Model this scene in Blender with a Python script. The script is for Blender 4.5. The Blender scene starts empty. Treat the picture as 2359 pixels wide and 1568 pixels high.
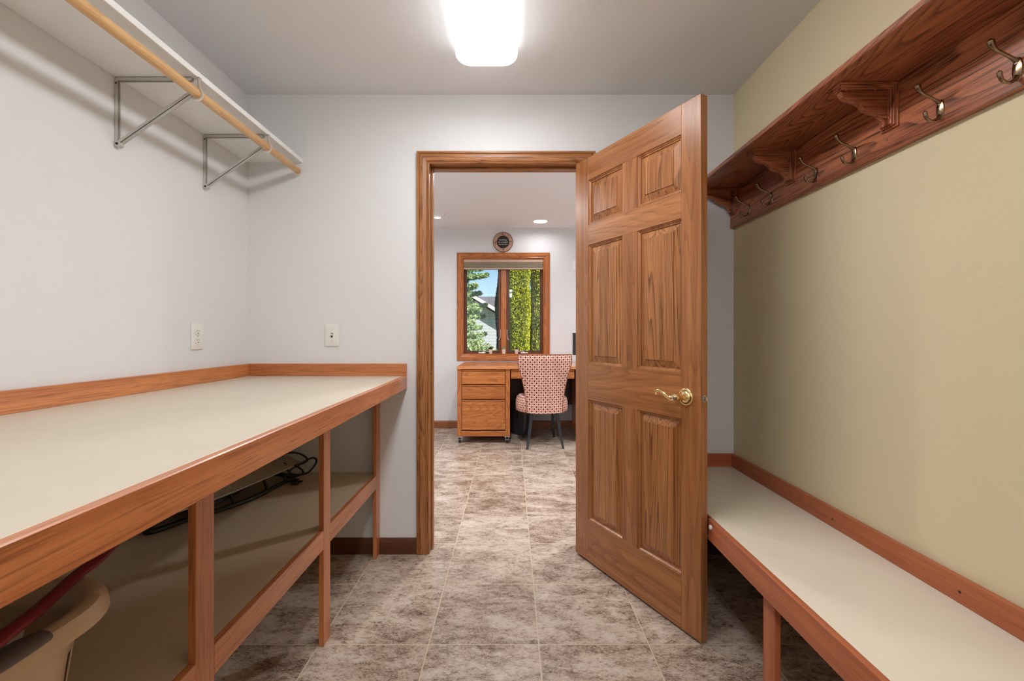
import bpy, bmesh, math, random
from mathutils import Vector, Matrix
random.seed(7)
C = bpy.context.scene
COL = C.collection
PI = math.pi
H = 1.144            # camera height
D = 2.381            # doorway wall, room side
DB = 2.50            # doorway wall, office side
F = 5.58             # far office wall
XL, XR = -1.380, 1.162
ZC = 2.397
ZC2 = 2.447

# ------------------------------------------------------------------ camera
cam_d = bpy.data.cameras.new('camera')
cam = bpy.data.objects.new('camera', cam_d); COL.objects.link(cam)
cam.location = (0, 0, H); cam.rotation_euler = (PI/2, 0, 0)
cam_d.sensor_width = 36; cam_d.lens = 16.01
cam_d.shift_x = 1.5/2359; cam_d.shift_y = -14/2359*1.0
cam_d.clip_start = 0.02; cam_d.clip_end = 500
C.camera = cam
# ------------------------------------------------------------------ world, sun, exposure
C.view_settings.view_transform = 'Standard'
C.view_settings.look = 'None'
C.view_settings.exposure = 0.69
C.view_settings.gamma = 1
C.view_settings.use_curve_mapping = False
w = bpy.data.worlds.new('World'); C.world = w; w.use_nodes = True
nt = w.node_tree; nt.nodes.clear()
sky = nt.nodes.new('ShaderNodeTexSky'); sky.sky_type = 'NISHITA'
sky.sun_disc = False; sky.sun_elevation = math.radians(38); sky.sun_rotation = math.radians(141)
sky.air_density = 1.0; sky.dust_density = 0.0; sky.ozone_density = 3.5
bg = nt.nodes.new('ShaderNodeBackground'); bg.inputs[1].default_value = 0.085
ow = nt.nodes.new('ShaderNodeOutputWorld')
nt.links.new(sky.outputs[0], bg.inputs[0]); nt.links.new(bg.outputs[0], ow.inputs[0])
sd = bpy.data.lights.new('sun', 'SUN'); sd.energy = 5.0; sd.angle = math.radians(0.6); sd.color = (1, .93, .82)
sun = bpy.data.objects.new('sun', sd); COL.objects.link(sun)
sun.rotation_euler = Vector((-0.50, 0.62, -0.60)).to_track_quat('-Z', 'Y').to_euler()
K_MAIN = 10.5        # diffuser radiance of the ceiling fixture
K_CAN = 1.7          # watts of the recessed cans by the office window
K_FILL_CAN = 15.0        # watts of the unseen cans added to light the office

# ------------------------------------------------------------------ node helpers
def newmat(name):
    m = bpy.data.materials.new(name); m.use_nodes = True
    t = m.node_tree; b = t.nodes['Principled BSDF']
    return m, t, b
def N(t, ty, **kw):
    n = t.nodes.new(ty)
    for k, v in kw.items(): setattr(n, k, v)
    return n
def lk(t, a, b): t.links.new(a, b)
def ramp(t, fac, stops):
    r = N(t, 'ShaderNodeValToRGB'); lk(t, fac, r.inputs[0])
    e = r.color_ramp.elements
    while len(e) < len(stops): e.new(0.5)
    for i, (p, c) in enumerate(stops):
        e[i].position = p; e[i].color = (*c, 1) if len(c) == 3 else c
    return r.outputs[0]
def mixc(t, fac, a, b, mode='MIX'):
    m = N(t, 'ShaderNodeMix', data_type='RGBA', blend_type=mode)
    for sock, v in ((m.inputs[0], fac), (m.inputs[6], a), (m.inputs[7], b)):
        if hasattr(v, 'links'): lk(t, v, sock)
        elif isinstance(v, (int, float)): sock.default_value = v
        else: sock.default_value = (*v, 1)
    return m.outputs[2]
def mth(t, op, a, b=None, c=None):
    m = N(t, 'ShaderNodeMath', operation=op)
    for s, v in zip(m.inputs, (a, b, c)):
        if v is None: continue
        if hasattr(v, 'links'): lk(t, v, s)
        else: s.default_value = v
    return m.outputs[0]
def noise(t, vec, scale, detail=2, rough=.5, dist=0):
    n = N(t, 'ShaderNodeTexNoise'); n.inputs['Scale'].default_value = scale
    n.inputs['Detail'].default_value = detail; n.inputs['Roughness'].default_value = rough
    n.inputs['Distortion'].default_value = dist
    if vec is not None: lk(t, vec, n.inputs['Vector'])
    return n.outputs[0]
def bump(t, b, h, dist=.002, strength=.5):
    n = N(t, 'ShaderNodeBump'); n.inputs['Distance'].default_value = dist; n.inputs['Strength'].default_value = strength
    lk(t, h, n.inputs['Height']); lk(t, n.outputs[0], b.inputs['Normal'])
def S(r, g, b):       # sRGB 0-255 -> linear
    return tuple(((v/255)/12.92 if v/255 <= .04045 else ((v/255+.055)/1.055)**2.4) for v in (r, g, b))
_cache = {}
def plain(name, col, rough=.5, metal=0, spec=.5, coat=0, bumpscale=None, bd=.001):
    if name in _cache: return _cache[name]
    m, t, b = newmat(name)
    tc = N(t, 'ShaderNodeTexCoord')
    n = noise(t, tc.outputs['Object'], 9, 3)
    c = mixc(t, n, tuple(v*.94 for v in col), tuple(min(1, v*1.05) for v in col))
    lk(t, c, b.inputs['Base Color'])
    b.inputs['Roughness'].default_value = rough; b.inputs['Metallic'].default_value = metal
    b.inputs['Specular IOR Level'].default_value = spec; b.inputs['Coat Weight'].default_value = coat
    if bumpscale: bump(t, b, noise(t, tc.outputs['Object'], bumpscale, 3), bd, .5)
    _cache[name] = m; return m
def wood(name, light, dark, line, axis='Y', rough=.38, rings=16, ringscale=1.0, lineamt=.6, spec=.4, coat=.1, pore=.5, stretch=.09, big=2.6):
    key = name + axis
    if key in _cache: return _cache[key]
    m, t, b = newmat(key)
    tc = N(t, 'ShaderNodeTexCoord'); oi = N(t, 'ShaderNodeObjectInfo')
    off = mth(t, 'MULTIPLY', oi.outputs['Random'], 13.0)
    add = N(t, 'ShaderNodeVectorMath', operation='ADD'); lk(t, tc.outputs['Object'], add.inputs[0])
    cmb = N(t, 'ShaderNodeCombineXYZ')
    for i in range(3): lk(t, off, cmb.inputs[i])
    lk(t, cmb.outputs[0], add.inputs[1])
    mp = N(t, 'ShaderNodeMapping'); lk(t, add.outputs[0], mp.inputs[0])
    s = [1, 1, 1]; s['XYZ'.index(axis)] = stretch
    mp.inputs['Scale'].default_value = s
    mp2 = N(t, 'ShaderNodeMapping'); lk(t, add.outputs[0], mp2.inputs[0])
    s = [1, 1, 1]; s['XYZ'.index(axis)] = .025
    mp2.inputs['Scale'].default_value = s
    n1 = noise(t, mp.outputs[0], 5*ringscale, 1.5, .45)
    fr = mth(t, 'FRACT', mth(t, 'MULTIPLY', n1, rings))
    ringl = ramp(t, fr, [(0, (0, 0, 0)), (.55, (.25,)*3), (.93, (1,)*3), (1, (0, 0, 0))])
    fine = noise(t, mp2.outputs[0], 260, 3, .6)
    broad = noise(t, mp2.outputs[0], 28, 3, .55)
    patch = noise(t, mp.outputs[0], big, 2, .5)
    base = mixc(t, ramp(t, broad, [(.3, (0,)*3), (.7, (1,)*3)]), dark, light)
    base = mixc(t, ramp(t, patch, [(.35, (0,)*3), (.65, (1,)*3)]), mixc(t, .35, base, dark), base)
    rf = mth(t, 'MULTIPLY', ringl, mth(t, 'MULTIPLY', ramp(t, fine, [(.35, (.25,)*3), (.6, (1,)*3)]), lineamt))
    c = mixc(t, rf, base, line)
    c = mixc(t, mth(t, 'MULTIPLY', ramp(t, fine, [(.5, (0,)*3), (.66, (1,)*3)]), pore), c, line)
    lk(t, c, b.inputs['Base Color'])
    b.inputs['Roughness'].default_value = rough; b.inputs['Specular IOR Level'].default_value = spec
    b.inputs['Coat Weight'].default_value = coat; b.inputs['Coat Roughness'].default_value = .25
    bump(t, b, fine, .0006, .35)
    _cache[key] = m; return m
def emis(name, col, st):
    m, t, b = newmat(name)
    b.inputs['Base Color'].default_value = (*col, 1)
    b.inputs['Emission Color'].default_value = (*col, 1); b.inputs['Emission Strength'].default_value = st
    return m

# ------------------------------------------------------------------ geometry helpers
def BM(): return bmesh.new()
def box(bm, x0, x1, y0, y1, z0, z1, bev=0, seg=1):
    r = bmesh.ops.create_cube(bm, size=1)
    vs = r['verts']
    for v in vs:
        v.co = Vector(((x0+x1)/2+v.co.x*(x1-x0), (y0+y1)/2+v.co.y*(y1-y0), (z0+z1)/2+v.co.z*(z1-z0)))
    if bev:
        es = {e for v in vs for e in v.link_edges}
        bmesh.ops.bevel(bm, geom=list(es), offset=bev, segments=seg, affect='EDGES', profile=.5)
def tube(bm, pts, r, seg=12, closed=False, flat=None, caps=True):
    """swept tube through pts; r a number or a list; flat=(a,b) scales the two cross axes"""
    P = [Vector(p) for p in pts]; n = len(P)
    R = r if isinstance(r, (list, tuple)) else [r]*n
    rings = []; up = None
    for i in range(n):
        if closed: d = P[(i+1) % n]-P[i-1]
        else: d = P[min(i+1, n-1)]-P[max(i-1, 0)]
        if d.length < 1e-9: d = Vector((0, 0, 1))
        d.normalize()
        if up is None:
            up = Vector((0, 0, 1)) if abs(d.z) < .9 else Vector((0, 1, 0))
        a = up - d*up.dot(d)
        if a.length < 1e-5: a = Vector((1, 0, 0)) - d*d.x
        a.normalize(); up = a; bb = d.cross(a)
        fa, fb = flat or (1, 1)
        rings.append([bm.verts.new(P[i] + (a*math.cos(t)*fa + bb*math.sin(t)*fb)*R[i]) for t in [2*PI*k/seg for k in range(seg)]])
    m = n if closed else n-1
    for i in range(m):
        A, B = rings[i], rings[(i+1) % n]
        for k in range(seg):
            bm.faces.new((A[k], A[(k+1) % seg], B[(k+1) % seg], B[k]))
    if not closed and caps:
        bm.faces.new(rings[0][::-1]); bm.faces.new(rings[-1])
def lathe(bm, prof, seg=24, origin=(0, 0, 0), axis='Z'):
    """prof: list of (r, h)"""
    o = Vector(origin)
    def put(r, h, t):
        c, s = math.cos(t)*r, math.sin(t)*r
        v = {'Z': (c, s, h), 'X': (h, c, s), 'Y': (s, h, c)}[axis]
        return bm.verts.new(o+Vector(v))
    rings = [[put(r, h, 2*PI*k/seg) for k in range(seg)] for r, h in prof]
    for A, B in zip(rings, rings[1:]):
        for k in range(seg): bm.faces.new((A[k], A[(k+1) % seg], B[(k+1) % seg], B[k]))
    if prof[0][0] > 1e-6: bm.faces.new(rings[0][::-1])
    if prof[-1][0] > 1e-6: bm.faces.new(rings[-1])
def prism(bm, pts, axis, a0, a1, bev=0):
    """extrude closed 2D polygon along axis. 2D coords are the other two axes in xyz order"""
    def mk(p, a):
        if axis == 'X': return (a, p[0], p[1])
        if axis == 'Y': return (p[0], a, p[1])
        return (p[0], p[1], a)
    A = [bm.verts.new(mk(p, a0)) for p in pts]; B = [bm.verts.new(mk(p, a1)) for p in pts]
    n = len(pts)
    bm.faces.new(A); bm.faces.new(B[::-1])
    es = []
    for i in range(n):
        bm.faces.new((A[i], B[i], B[(i+1) % n], A[(i+1) % n]))
def obj(name, bm, mat, parent=None, smooth=False, local=False, label=None, loc=None):
    """mesh object. bm is in world space unless local; moved so that it sits under its parent"""
    bmesh.ops.remove_doubles(bm, verts=bm.verts, dist=1e-6)
    bmesh.ops.recalc_face_normals(bm, faces=bm.faces)
    if not local:
        if parent is not None:
            off = Vector(parent['_wl'])
            bmesh.ops.translate(bm, verts=bm.verts, vec=-off)
        elif loc is not None:
            bmesh.ops.translate(bm, verts=bm.verts, vec=-Vector(loc))
    me = bpy.data.meshes.new(name); bm.to_mesh(me); bm.free()
    me.materials.append(mat)
    if smooth:
        me.shade_smooth()
        try: me.set_sharp_from_angle(angle=math.radians(40))
        except Exception: pass
    o = bpy.data.objects.new(name, me); COL.objects.link(o)
    if parent is not None:
        o.parent = parent; o['_wl'] = parent['_wl'][:]
    else:
        o['_wl'] = list(loc) if loc is not None else [0., 0., 0.]
        if loc is not None: o.location = loc
    if label: o['label'] = label
    return o
def tag(o, label, cat, group=None, kind=None):
    if label: o['label'] = label
    if cat: o['category'] = cat
    if group: o['group'] = group
    if kind: o['kind'] = kind
    return o
def thing(name, loc, label, cat, group=None, rz=0):
    o = bpy.data.objects.new(name, None); COL.objects.link(o)
    o.empty_display_size = .05
    o.location = loc; o.rotation_euler = (0, 0, rz); o['_wl'] = [float(v) for v in loc]
    return tag(o, label, cat, group)
def struct(name, bm, mat, parent=None, smooth=False):
    o = obj(name, bm, mat, parent, smooth)
    if parent is None: o['kind'] = 'structure'
    return o
def copy_tree(o, parent=None):
    c = o.copy(); COL.objects.link(c)
    if parent is not None: c.parent = parent
    for ch in [x for x in bpy.data.objects if x.parent == o]: copy_tree(ch, c)
    return c

# ------------------------------------------------------------------ materials
def wallmat(name, col, bs=55, bd=.0022, rough=.75, strength=.45):
    m, t, b = newmat(name)
    tc = N(t, 'ShaderNodeTexCoord')
    n = noise(t, tc.outputs['Object'], 1.3, 3)
    c = mixc(t, n, tuple(v*.975 for v in col), tuple(v*1.02 for v in col))
    lk(t, c, b.inputs['Base Color']); b.inputs['Roughness'].default_value = rough
    b.inputs['Specular IOR Level'].default_value = .25
    # skip-trowel plaster: soft ridges that come and go, with fine grain below
    mask = ramp(t, noise(t, tc.outputs['Object'], 4.5, 2), [(.52, (0,)*3), (.70, (1,)*3)])
    ridge = ramp(t, noise(t, tc.outputs['Object'], bs*.42, 3, .55, 1.3), [(.47, (0,)*3), (.50, (1,)*3), (.53, (0,)*3)])
    fine = noise(t, tc.outputs['Object'], bs*4, 2)
    h = mth(t, 'ADD', mth(t, 'MULTIPLY', mth(t, 'MULTIPLY', mask, ridge), .6), mth(t, 'MULTIPLY', fine, .22))
    bump(t, b, h, bd, strength)
    return m
M_wall = wallmat('white_plaster', S(230, 230, 232))
M_ceil = wallmat('ceiling_plaster', S(238, 238, 240), bs=70, strength=.6)
M_olive = wallmat('olive_plaster', S(226, 212, 176))
M_office = wallmat('office_plaster', S(222, 222, 224))

OAK = dict(light=S(226, 148, 90), dark=S(190, 112, 64), line=S(112, 60, 34))
def oak(ax): return wood('counter_oak', axis=ax, rings=22, lineamt=.25, pore=.5, rough=.34, coat=.5, ringscale=1.3, **OAK)
def bench_oak(ax): return wood('bench_wood', S(200, 118, 76), S(168, 90, 56), S(108, 52, 32), axis=ax, rings=8, lineamt=.15, pore=.3, rough=.42)
def casing_oak(ax): return wood('casing_oak', S(194, 132, 80), S(156, 98, 56), S(84, 46, 22), axis=ax, rings=26, lineamt=.7, pore=.6, ringscale=2.0, rough=.36)
def door_wood(ax): return wood('door_wood', S(196, 132, 80), S(150, 92, 50), S(96, 54, 28), axis=ax, rings=16, lineamt=.5, pore=.25, ringscale=1.5, rough=.34, coat=.25)
def panel_wood(ax): return wood('door_panel_wood', S(206, 142, 86), S(158, 98, 52), S(84, 44, 20), axis=ax, rings=30, lineamt=1.0, pore=.3, ringscale=1.5, rough=.34, stretch=.03, coat=.25)
def rack_wood(ax): return wood('red_oak', S(208, 130, 88), S(156, 84, 52), S(66, 26, 14), axis=ax, rings=34, lineamt=1.0, pore=.5, ringscale=1.1, rough=.3, coat=.3, stretch=.10)
def base_wood(ax): return wood('dark_base_wood', S(112, 66, 40), S(86, 46, 28), S(52, 26, 16), axis=ax, rings=14, lineamt=.4, pore=.4)
def office_oak(ax): return wood('office_oak', S(206, 130, 66), S(170, 94, 40), S(108, 54, 22), axis=ax, rings=22, lineamt=.75, pore=.4, ringscale=1.4, rough=.3, coat=.3)
M_lam = plain('cream_laminate', S(212, 200, 182), .38, spec=.4)
M_benchlam = plain('lightened_bench_laminate', S(232, 220, 202), .38, spec=.4)  # worktop laminate with a lightened colour, making up for weaker light on the bench
M_shelflam = plain('tan_laminate', S(214, 196, 168), .4, spec=.4)
M_white = plain('white_paint', S(238, 238, 236), .45)
M_plate = plain('white_plastic', S(236, 234, 230), .3)
M_slot = plain('dark_slot', S(40, 36, 34), .6)
M_steel = plain('painted_bracket_steel', S(205, 202, 198), .35, metal=.35)
M_brass = plain('polished_brass', S(248, 222, 166), .12, metal=1)
M_nickel = plain('satin_nickel', S(205, 203, 200), .25, metal=1)
M_hook = plain('antique_nickel', S(150, 128, 104), .2, metal=1)
M_black = plain('black_plastic', S(24, 24, 25), .4)
M_darkmetal = plain('dark_metal_tube', S(62, 64, 62), .35, metal=.6)

# ------------------------------------------------------------------ floor
def floor_mat():
    m, t, b = newmat('stone_tile')
    tc = N(t, 'ShaderNodeTexCoord')
    sep = N(t, 'ShaderNodeSeparateXYZ'); lk(t, tc.outputs['Object'], sep.inputs[0])
    T = .406
    u = mth(t, 'DIVIDE', mth(t, 'SUBTRACT', sep.outputs[0], .101), T)
    v = mth(t, 'DIVIDE', mth(t, 'SUBTRACT', sep.outputs[1], 1.681), T)
    def edge(q):
        f = mth(t, 'FRACT', q); return mth(t, 'MINIMUM', f, mth(t, 'SUBTRACT', 1.0, f))
    e = mth(t, 'MINIMUM', edge(u), edge(v))
    grout = mth(t, 'LESS_THAN', e, .0058)
    cid = N(t, 'ShaderNodeCombineXYZ'); lk(t, mth(t, 'FLOOR', u), cid.inputs[0]); lk(t, mth(t, 'FLOOR', v), cid.inputs[1])
    wn = N(t, 'ShaderNodeTexWhiteNoise', noise_dimensions='3D'); lk(t, cid.outputs[0], wn.inputs[0])
    off = N(t, 'ShaderNodeVectorMath', operation='MULTIPLY_ADD')
    lk(t, wn.outputs['Color'], off.inputs[0]); off.inputs[1].default_value = (9, 9, 9); lk(t, tc.outputs['Object'], off.inputs[2])
    p = off.outputs[0]
    mp = N(t, 'ShaderNodeMapping'); lk(t, p, mp.inputs[0]); mp.inputs['Rotation'].default_value = (0, 0, .7); mp.inputs['Scale'].default_value = (1, 1.9, 1)
    big = noise(t, mp.outputs[0], 5.5, 5, .6, .6)
    med = noise(t, mp.outputs[0], 30, 7, .76, .5)
    spk = noise(t, mp.outputs[0], 120, 4, .65, .5)
    mott = mth(t, 'ADD', mth(t, 'MULTIPLY', big, .55), mth(t, 'ADD', mth(t, 'MULTIPLY', med, .55), mth(t, 'MULTIPLY', mth(t, 'SUBTRACT', wn.outputs['Value'], .5), .07)))
    c = ramp(t, mott, [(.36, S(98, 76, 60)), (.46, S(140, 117, 99)), (.54, S(172, 151, 134)), (.62, S(192, 175, 160)), (.74, S(208, 195, 184))])
    dark = mth(t, 'MULTIPLY', ramp(t, spk, [(.40, (1,)*3), (.50, (0,)*3)]), ramp(t, mott, [(.42, (1,)*3), (.62, (.12,)*3)]))
    c = mixc(t, mth(t, 'MULTIPLY', dark, .9), c, S(70, 52, 42))
    lite = mth(t, 'MULTIPLY', ramp(t, spk, [(.56, (0,)*3), (.64, (1,)*3)]), .5)
    c = mixc(t, lite, c, S(214, 202, 188))
    c = mixc(t, grout, c, S(200, 181, 158))
    lk(t, c, b.inputs['Base Color'])
    r = mth(t, 'MULTIPLY_ADD', med, .22, .18)
    lk(t, r, b.inputs['Roughness']); b.inputs['Specular IOR Level'].default_value = .45
    h = mth(t, 'SUBTRACT', mth(t, 'ADD', mth(t, 'MULTIPLY', big, .5), mth(t, 'MULTIPLY', spk, .18)), mth(t, 'MULTIPLY', grout, .8))
    bump(t, b, h, .0022, .7)
    return m
M_floor = floor_mat()
OX0, OX1 = -2.6, 3.4          # office width
YB = -3.6                      # wall behind the camera
bm = BM(); box(bm, OX0-.2, OX1+.2, YB-.15, F+.15, -.12, 0); struct('floor', bm, M_floor)
bm = BM(); box(bm, XL-.12, XR+.12, YB-.12, D+.06, ZC, ZC+.14); struct('ceiling', bm, M_ceil)
bm = BM(); box(bm, OX0-.2, OX1+.2, D+.0601, F+.15, ZC2, ZC2+.1); tag(obj('ceiling_office', bm, M_ceil), None, None, kind='structure')
bm = BM(); box(bm, XL-.12, XL, YB-.12, D, 0, ZC); struct('wall_left', bm, M_wall)
bm = BM(); box(bm, XR, XR+.12, YB-.12, D, 0, ZC); struct('wall_right', bm, M_olive)
bm = BM(); box(bm, XL, XR, YB-.12, YB, 0, ZC); struct('wall_front', bm, M_wall)
# doorway wall with its opening
DX0, DX1, DZ = -.427-.02, .372+.02, 2.052
bm = BM()
box(bm, OX0-.2, DX0, D, DB, 0, ZC2); box(bm, DX1, OX1+.2, D, DB, 0, ZC2); box(bm, DX0, DX1, D, DB, DZ, ZC2)
struct('wall_back', bm, M_wall)
# office shell
WX0, WX1, WZ0, WZ1 = -.598, .402, .893, 2.074      # clear window opening
bm = BM()
box(bm, OX0-.2, WX0, F, F+.15, 0, ZC2); box(bm, WX1, OX1+.2, F, F+.15, 0, ZC2)
box(bm, WX0, WX1, F, F+.15, 0, WZ0); box(bm, WX0, WX1, F, F+.15, WZ1, ZC2)
struct('wall_office_back', bm, M_office)
bm = BM(); box(bm, OX0-.12, OX0, DB, F, 0, ZC2); struct('wall_office_left', bm, M_office)
bm = BM(); box(bm, OX1, OX1+.12, DB, F, 0, ZC2); struct('wall_office_right', bm, M_office)

# ------------------------------------------------------------------ door casing and jamb (trim)
def casing_profile(w):    # (across from inner edge, thickness)
    return [(0, 0), (0, .010), (.006, .013), (.012, .010), (.016, .014), (.034, .0175), (.046, .0175), (.052, .013), (.056, .018), (w-.002, .018), (w, .016), (w, 0)]
cw = .0655
pr = casing_profile(cw)
yi = D
bm = BM(); prism(bm, [(-.427-a, yi-tk) for a, tk in pr], 'Z', 0, 2.031+cw)
for v in bm.verts:
    if v.co.z > 1: v.co.z = 2.031 + (-.427 - v.co.x)
cas = struct('trim_1', bm, casing_oak('Z')); 
bm = BM(); prism(bm, [(yi-tk, 2.031+a) for a, tk in pr], 'X', -.427, .372)
for v in bm.verts:
    a = v.co.z-2.031
    v.co.x = (-.427-a) if v.co.x < 0 else (.372+a)
struct('casing_head', bm, casing_oak('X'), cas)
bm = BM(); prism(bm, [(.372+a, yi-tk) for a, tk in pr], 'Z', 0, 2.031+cw)
for v in bm.verts:
    if v.co.z > 1: v.co.z = 2.031 + (v.co.x - .372)
struct('casing_side', bm, casing_oak('Z'), cas)
bm = BM()
box(bm, DX0, -.427, D-.001, DB+.001, 0, 2.051, .001); box(bm, .372, DX1, D-.001, DB+.001, 0, 2.051, .001)
jam = struct('trim_2', bm, casing_oak('Z'))
bm = BM(); box(bm, -.427, .372, D-.001, DB+.001, 2.033, 2.052, .001)
struct('head_jamb', bm, casing_oak('X'), jam)
bm = BM()
box(bm, -.427, -.416, D+.040, D+.075, 0, 2.033, .002); box(bm, .361, .372, D+.040, D+.075, 0, 2.033, .002)
struct('door_stop', bm, casing_oak('Z'), jam)
bm = BM(); box(bm, -.416, .361, D+.040, D+.075, 2.022, 2.033, .002); struct('door_stop', bm, casing_oak('X'), jam)
bm = BM(); box(bm, -.428, -.4255, D+.006, D+.034, .885, .945, .001); box(bm, -.428, -.421, D+.002, D+.010, .90, .93, .002)
struct('strike_plate', bm, M_brass, jam)

# ------------------------------------------------------------------ baseboards
def baseprof(x0, x1, y, z=.083, s=1, name='baseboard_back', mat=None):
    bm = BM()
    prism(bm, [(y, 0), (y-.013*s, 0), (y-.013*s, z-.018), (y-.010*s, z-.008), (y-.006*s, z), (y, z)], 'X', x0, x1)
    return struct(name, bm, mat or base_wood('X'))
baseprof(XL, -.427-cw, D)
baseprof(.372+cw, XR, D, name='baseboard_back_right')
baseprof(OX0, OX1, F, z=.09, name='baseboard_office', mat=wood('office_base', S(168, 106, 60), S(138, 80, 42), S(92, 48, 24), axis='X', rings=14, lineamt=.4))
bm = BM(); prism(bm, [(XL, 0), (XL+.013, 0), (XL+.013, .065), (XL+.006, .083), (XL, .083)], 'Y', YB, D-.013); struct('baseboard_left', bm, base_wood('Y'))
bm = BM(); prism(bm, [(XR, 0), (XR-.013, 0), (XR-.013, .065), (XR-.006, .083), (XR, .083)], 'Y', YB, D-.013); struct('baseboard_right', bm, base_wood('Y'))

# ------------------------------------------------------------------ six-panel door
hx, hy = .336, 2.381
L = .792; ang = math.atan2(-.705, .3606)      # local +x runs hinge -> free edge
door = bpy.data.objects.new('door_1', None); COL.objects.link(door)
door.location = (hx, hy-.002, 0); door.rotation_euler = (0, 0, ang); door['kind'] = 'structure'; door['_wl'] = [0, 0, 0]
# local: x along the leaf, +y to the right/back of the seen face. the seen face is y=0 and looks to -y
TH = .035; Z0, Z1 = .010, 2.030
def dobj(name, bm, mat, parent=door, smooth=False, label=None): return obj(name, bm, mat, parent, smooth, local=True, label=label)
cols = [(.108, .362), (.457, .700)]
rows = [(.216, .819), (.9965, 1.5915), (1.694, 1.915)]
for a, b in ((0, .108), (.700, L)):
    bm = BM(); box(bm, a, b, 0, TH, Z0, Z1, .0012); dobj('stile', bm, door_wood('Z'))
for a, b in ((Z0, .216), (.819, .9965), (1.5915, 1.694), (1.915, Z1)):
    bm = BM(); box(bm, .108, .700, 0, TH, a, b, .0006); dobj('rail', bm, door_wood('X'))
for a, b in rows:
    bm = BM(); box(bm, .362, .457, 0, TH, a, b, .0006); dobj('mullion', bm, door_wood('Z'))
def ring(bm, x0, x1, z0, z1, steps):
    """concentric rectangles: steps = list of (inset, y)"""
    loops = []
    for ins, y in steps:
        loops.append([bm.verts.new(p) for p in ((x0+ins, y, z0+ins), (x1-ins, y, z0+ins), (x1-ins, y, z1-ins), (x0+ins, y, z1-ins))])
    for A, B in zip(loops, loops[1:]):
        for k in range(4): bm.faces.new((A[k], A[(k+1) % 4], B[(k+1) % 4], B[k]))
    return loops
for (x0, x1) in cols:
    for (z0, z1) in rows:
        bm = BM()
        for sgn in (0, 1):
            f = (lambda y: y) if sgn == 0 else (lambda y: TH-y)
            lo = ring(bm, x0, x1, z0, z1, [(i, f(y)) for i, y in ((.013, .0150), (.0145, .0145), (.042, .0058), (.0425, .0030))])
            bm.faces.new(lo[-1])
        pn = dobj('panel', bm, panel_wood('Z'))
        bm = BM()
        for sgn in (0, 1):
            f = (lambda y: y) if sgn == 0 else (lambda y: TH-y)
            ring(bm, x0, x1, z0, z1, [(i, f(y)) for i, y in ((0, 0), (.0012, .0040), (.004, .0045), (.0075, .0085), (.009, .0100), (.0125, .0105), (.0131, .0150))])
        dobj('moulding', bm, door_wood('Z'), pn)
# lever handle (both faces), latch, hinges
def lever(side):
    s = -1 if side == 0 else 1; y0 = 0 if side == 0 else TH
    hz, hu = .907, .724
    h = None
    bm = BM(); lathe(bm, [(.0335, 0), (.0335, s*.003), (.0315, s*.006), (.027, s*.0075), (.022, s*.0075), (.019, s*.011), (.0135, s*.014), (.0125, s*.017)], 36, (hu, y0, hz), 'Y')
    h = dobj('door_handle', bm, M_brass, smooth=True, label='polished brass lever handle')
    bm = BM(); lathe(bm, [(.0125, s*.014), (.0115, s*.022), (.0135, s*.026), (.0115, s*.032), (.0135, s*.040), (.0145, s*.056), (.0135, s*.062), (.009, s*.064)], 28, (hu, y0, hz), 'Y')
    dobj('spindle', bm, M_brass, h, True)
    bm = BM(); P = []; R = []
    ctrl = [(-.004, 0, .012), (-.022, -.006, .0115), (-.04, -.003, .0085), (-.06, .006, .0075), (-.08, .015, .007), (-.095, .018, .0062), (-.105, .014, .0055), (-.108, .006, .005), (-.103, .0005, .005), (-.098, .003, .006)]
    for a, b, c in ctrl: P.append((hu+a, y0+s*.050, hz+b)); R.append(c)
    tube(bm, P, R, 14); dobj('lever', bm, M_brass, h, True)
    if side == 0:
        bm = BM(); lathe(bm, [(.0065, s*.0635), (.0065, s*.066), (.004, s*.067)], 16, (hu, y0, hz), 'Y'); dobj('turn_button', bm, M_nickel, h, True)
lever(0); lever(1)
bm = BM(); lathe(bm, [(.012, 0), (.012, .0015), (.008, .0018)], 20, (L, TH/2, .907), 'X'); lt = dobj('latch', bm, M_nickel, smooth=True)
bm = BM(); prism(bm, [(L, .907-.008), (L+.012, .907-.008), (L+.012, .907+.008), (L, .907+.008)], 'Y', TH/2-.006, TH/2+.006); dobj('latch_bolt', bm, M_nickel, lt)
for z in (.25, 1.02, 1.78):
    bm = BM(); tube(bm, [(-.003, TH+.006, z-.045), (-.003, TH+.006, z+.045)], .006, 12); box(bm, -.002, .0005, .004, TH+.004, z-.044, z+.044); dobj('hinge', bm, M_brass)

# ------------------------------------------------------------------ folding counter along the left wall
CY0 = -1.0; CX = -.545; CZ = .928
def skew(bm):
    for v in bm.verts:
        if v.co.x > -1.0: v.co.x += .0125*(D-v.co.y)
    return bm
t = thing('countertop', (XL, D, CZ), 'long cream laminate worktop with oak edging along the left white wall', 'countertop')
bm = BM(); box(bm, XL, CX-.019, CY0, D, CZ-.036, CZ, .001); obj('laminate_surface', skew(bm), M_lam, t)
bm = BM(); box(bm, CX-.019, CX, CY0, D, CZ-.065, CZ+.0005, .002); obj('front_edge', skew(bm), oak('Y'), t)
bm = BM(); box(bm, XL, XL+.019, CY0, D-.019, CZ, CZ+.064, .0015); obj('backsplash', bm, oak('Y'), t)
bm = BM(); box(bm, XL, CX, D-.019, D, CZ, CZ+.064, .0015); obj('backsplash', bm, oak('X'), t)
PX = -.687
t = thing('counter_base', (XL, D, 0), 'open oak frame with a tan lower shelf holding up the long worktop', 'shelf frame')
posts = [2.319, 1.668, .993, .318, -.357]
for y in posts:
    bm = BM(); box(bm, PX-.019, PX, y, y+.061, 0, CZ-.037, .0015); obj('post', bm, oak('Z'), t)
ye = [posts[i] for i in range(5)]
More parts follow.
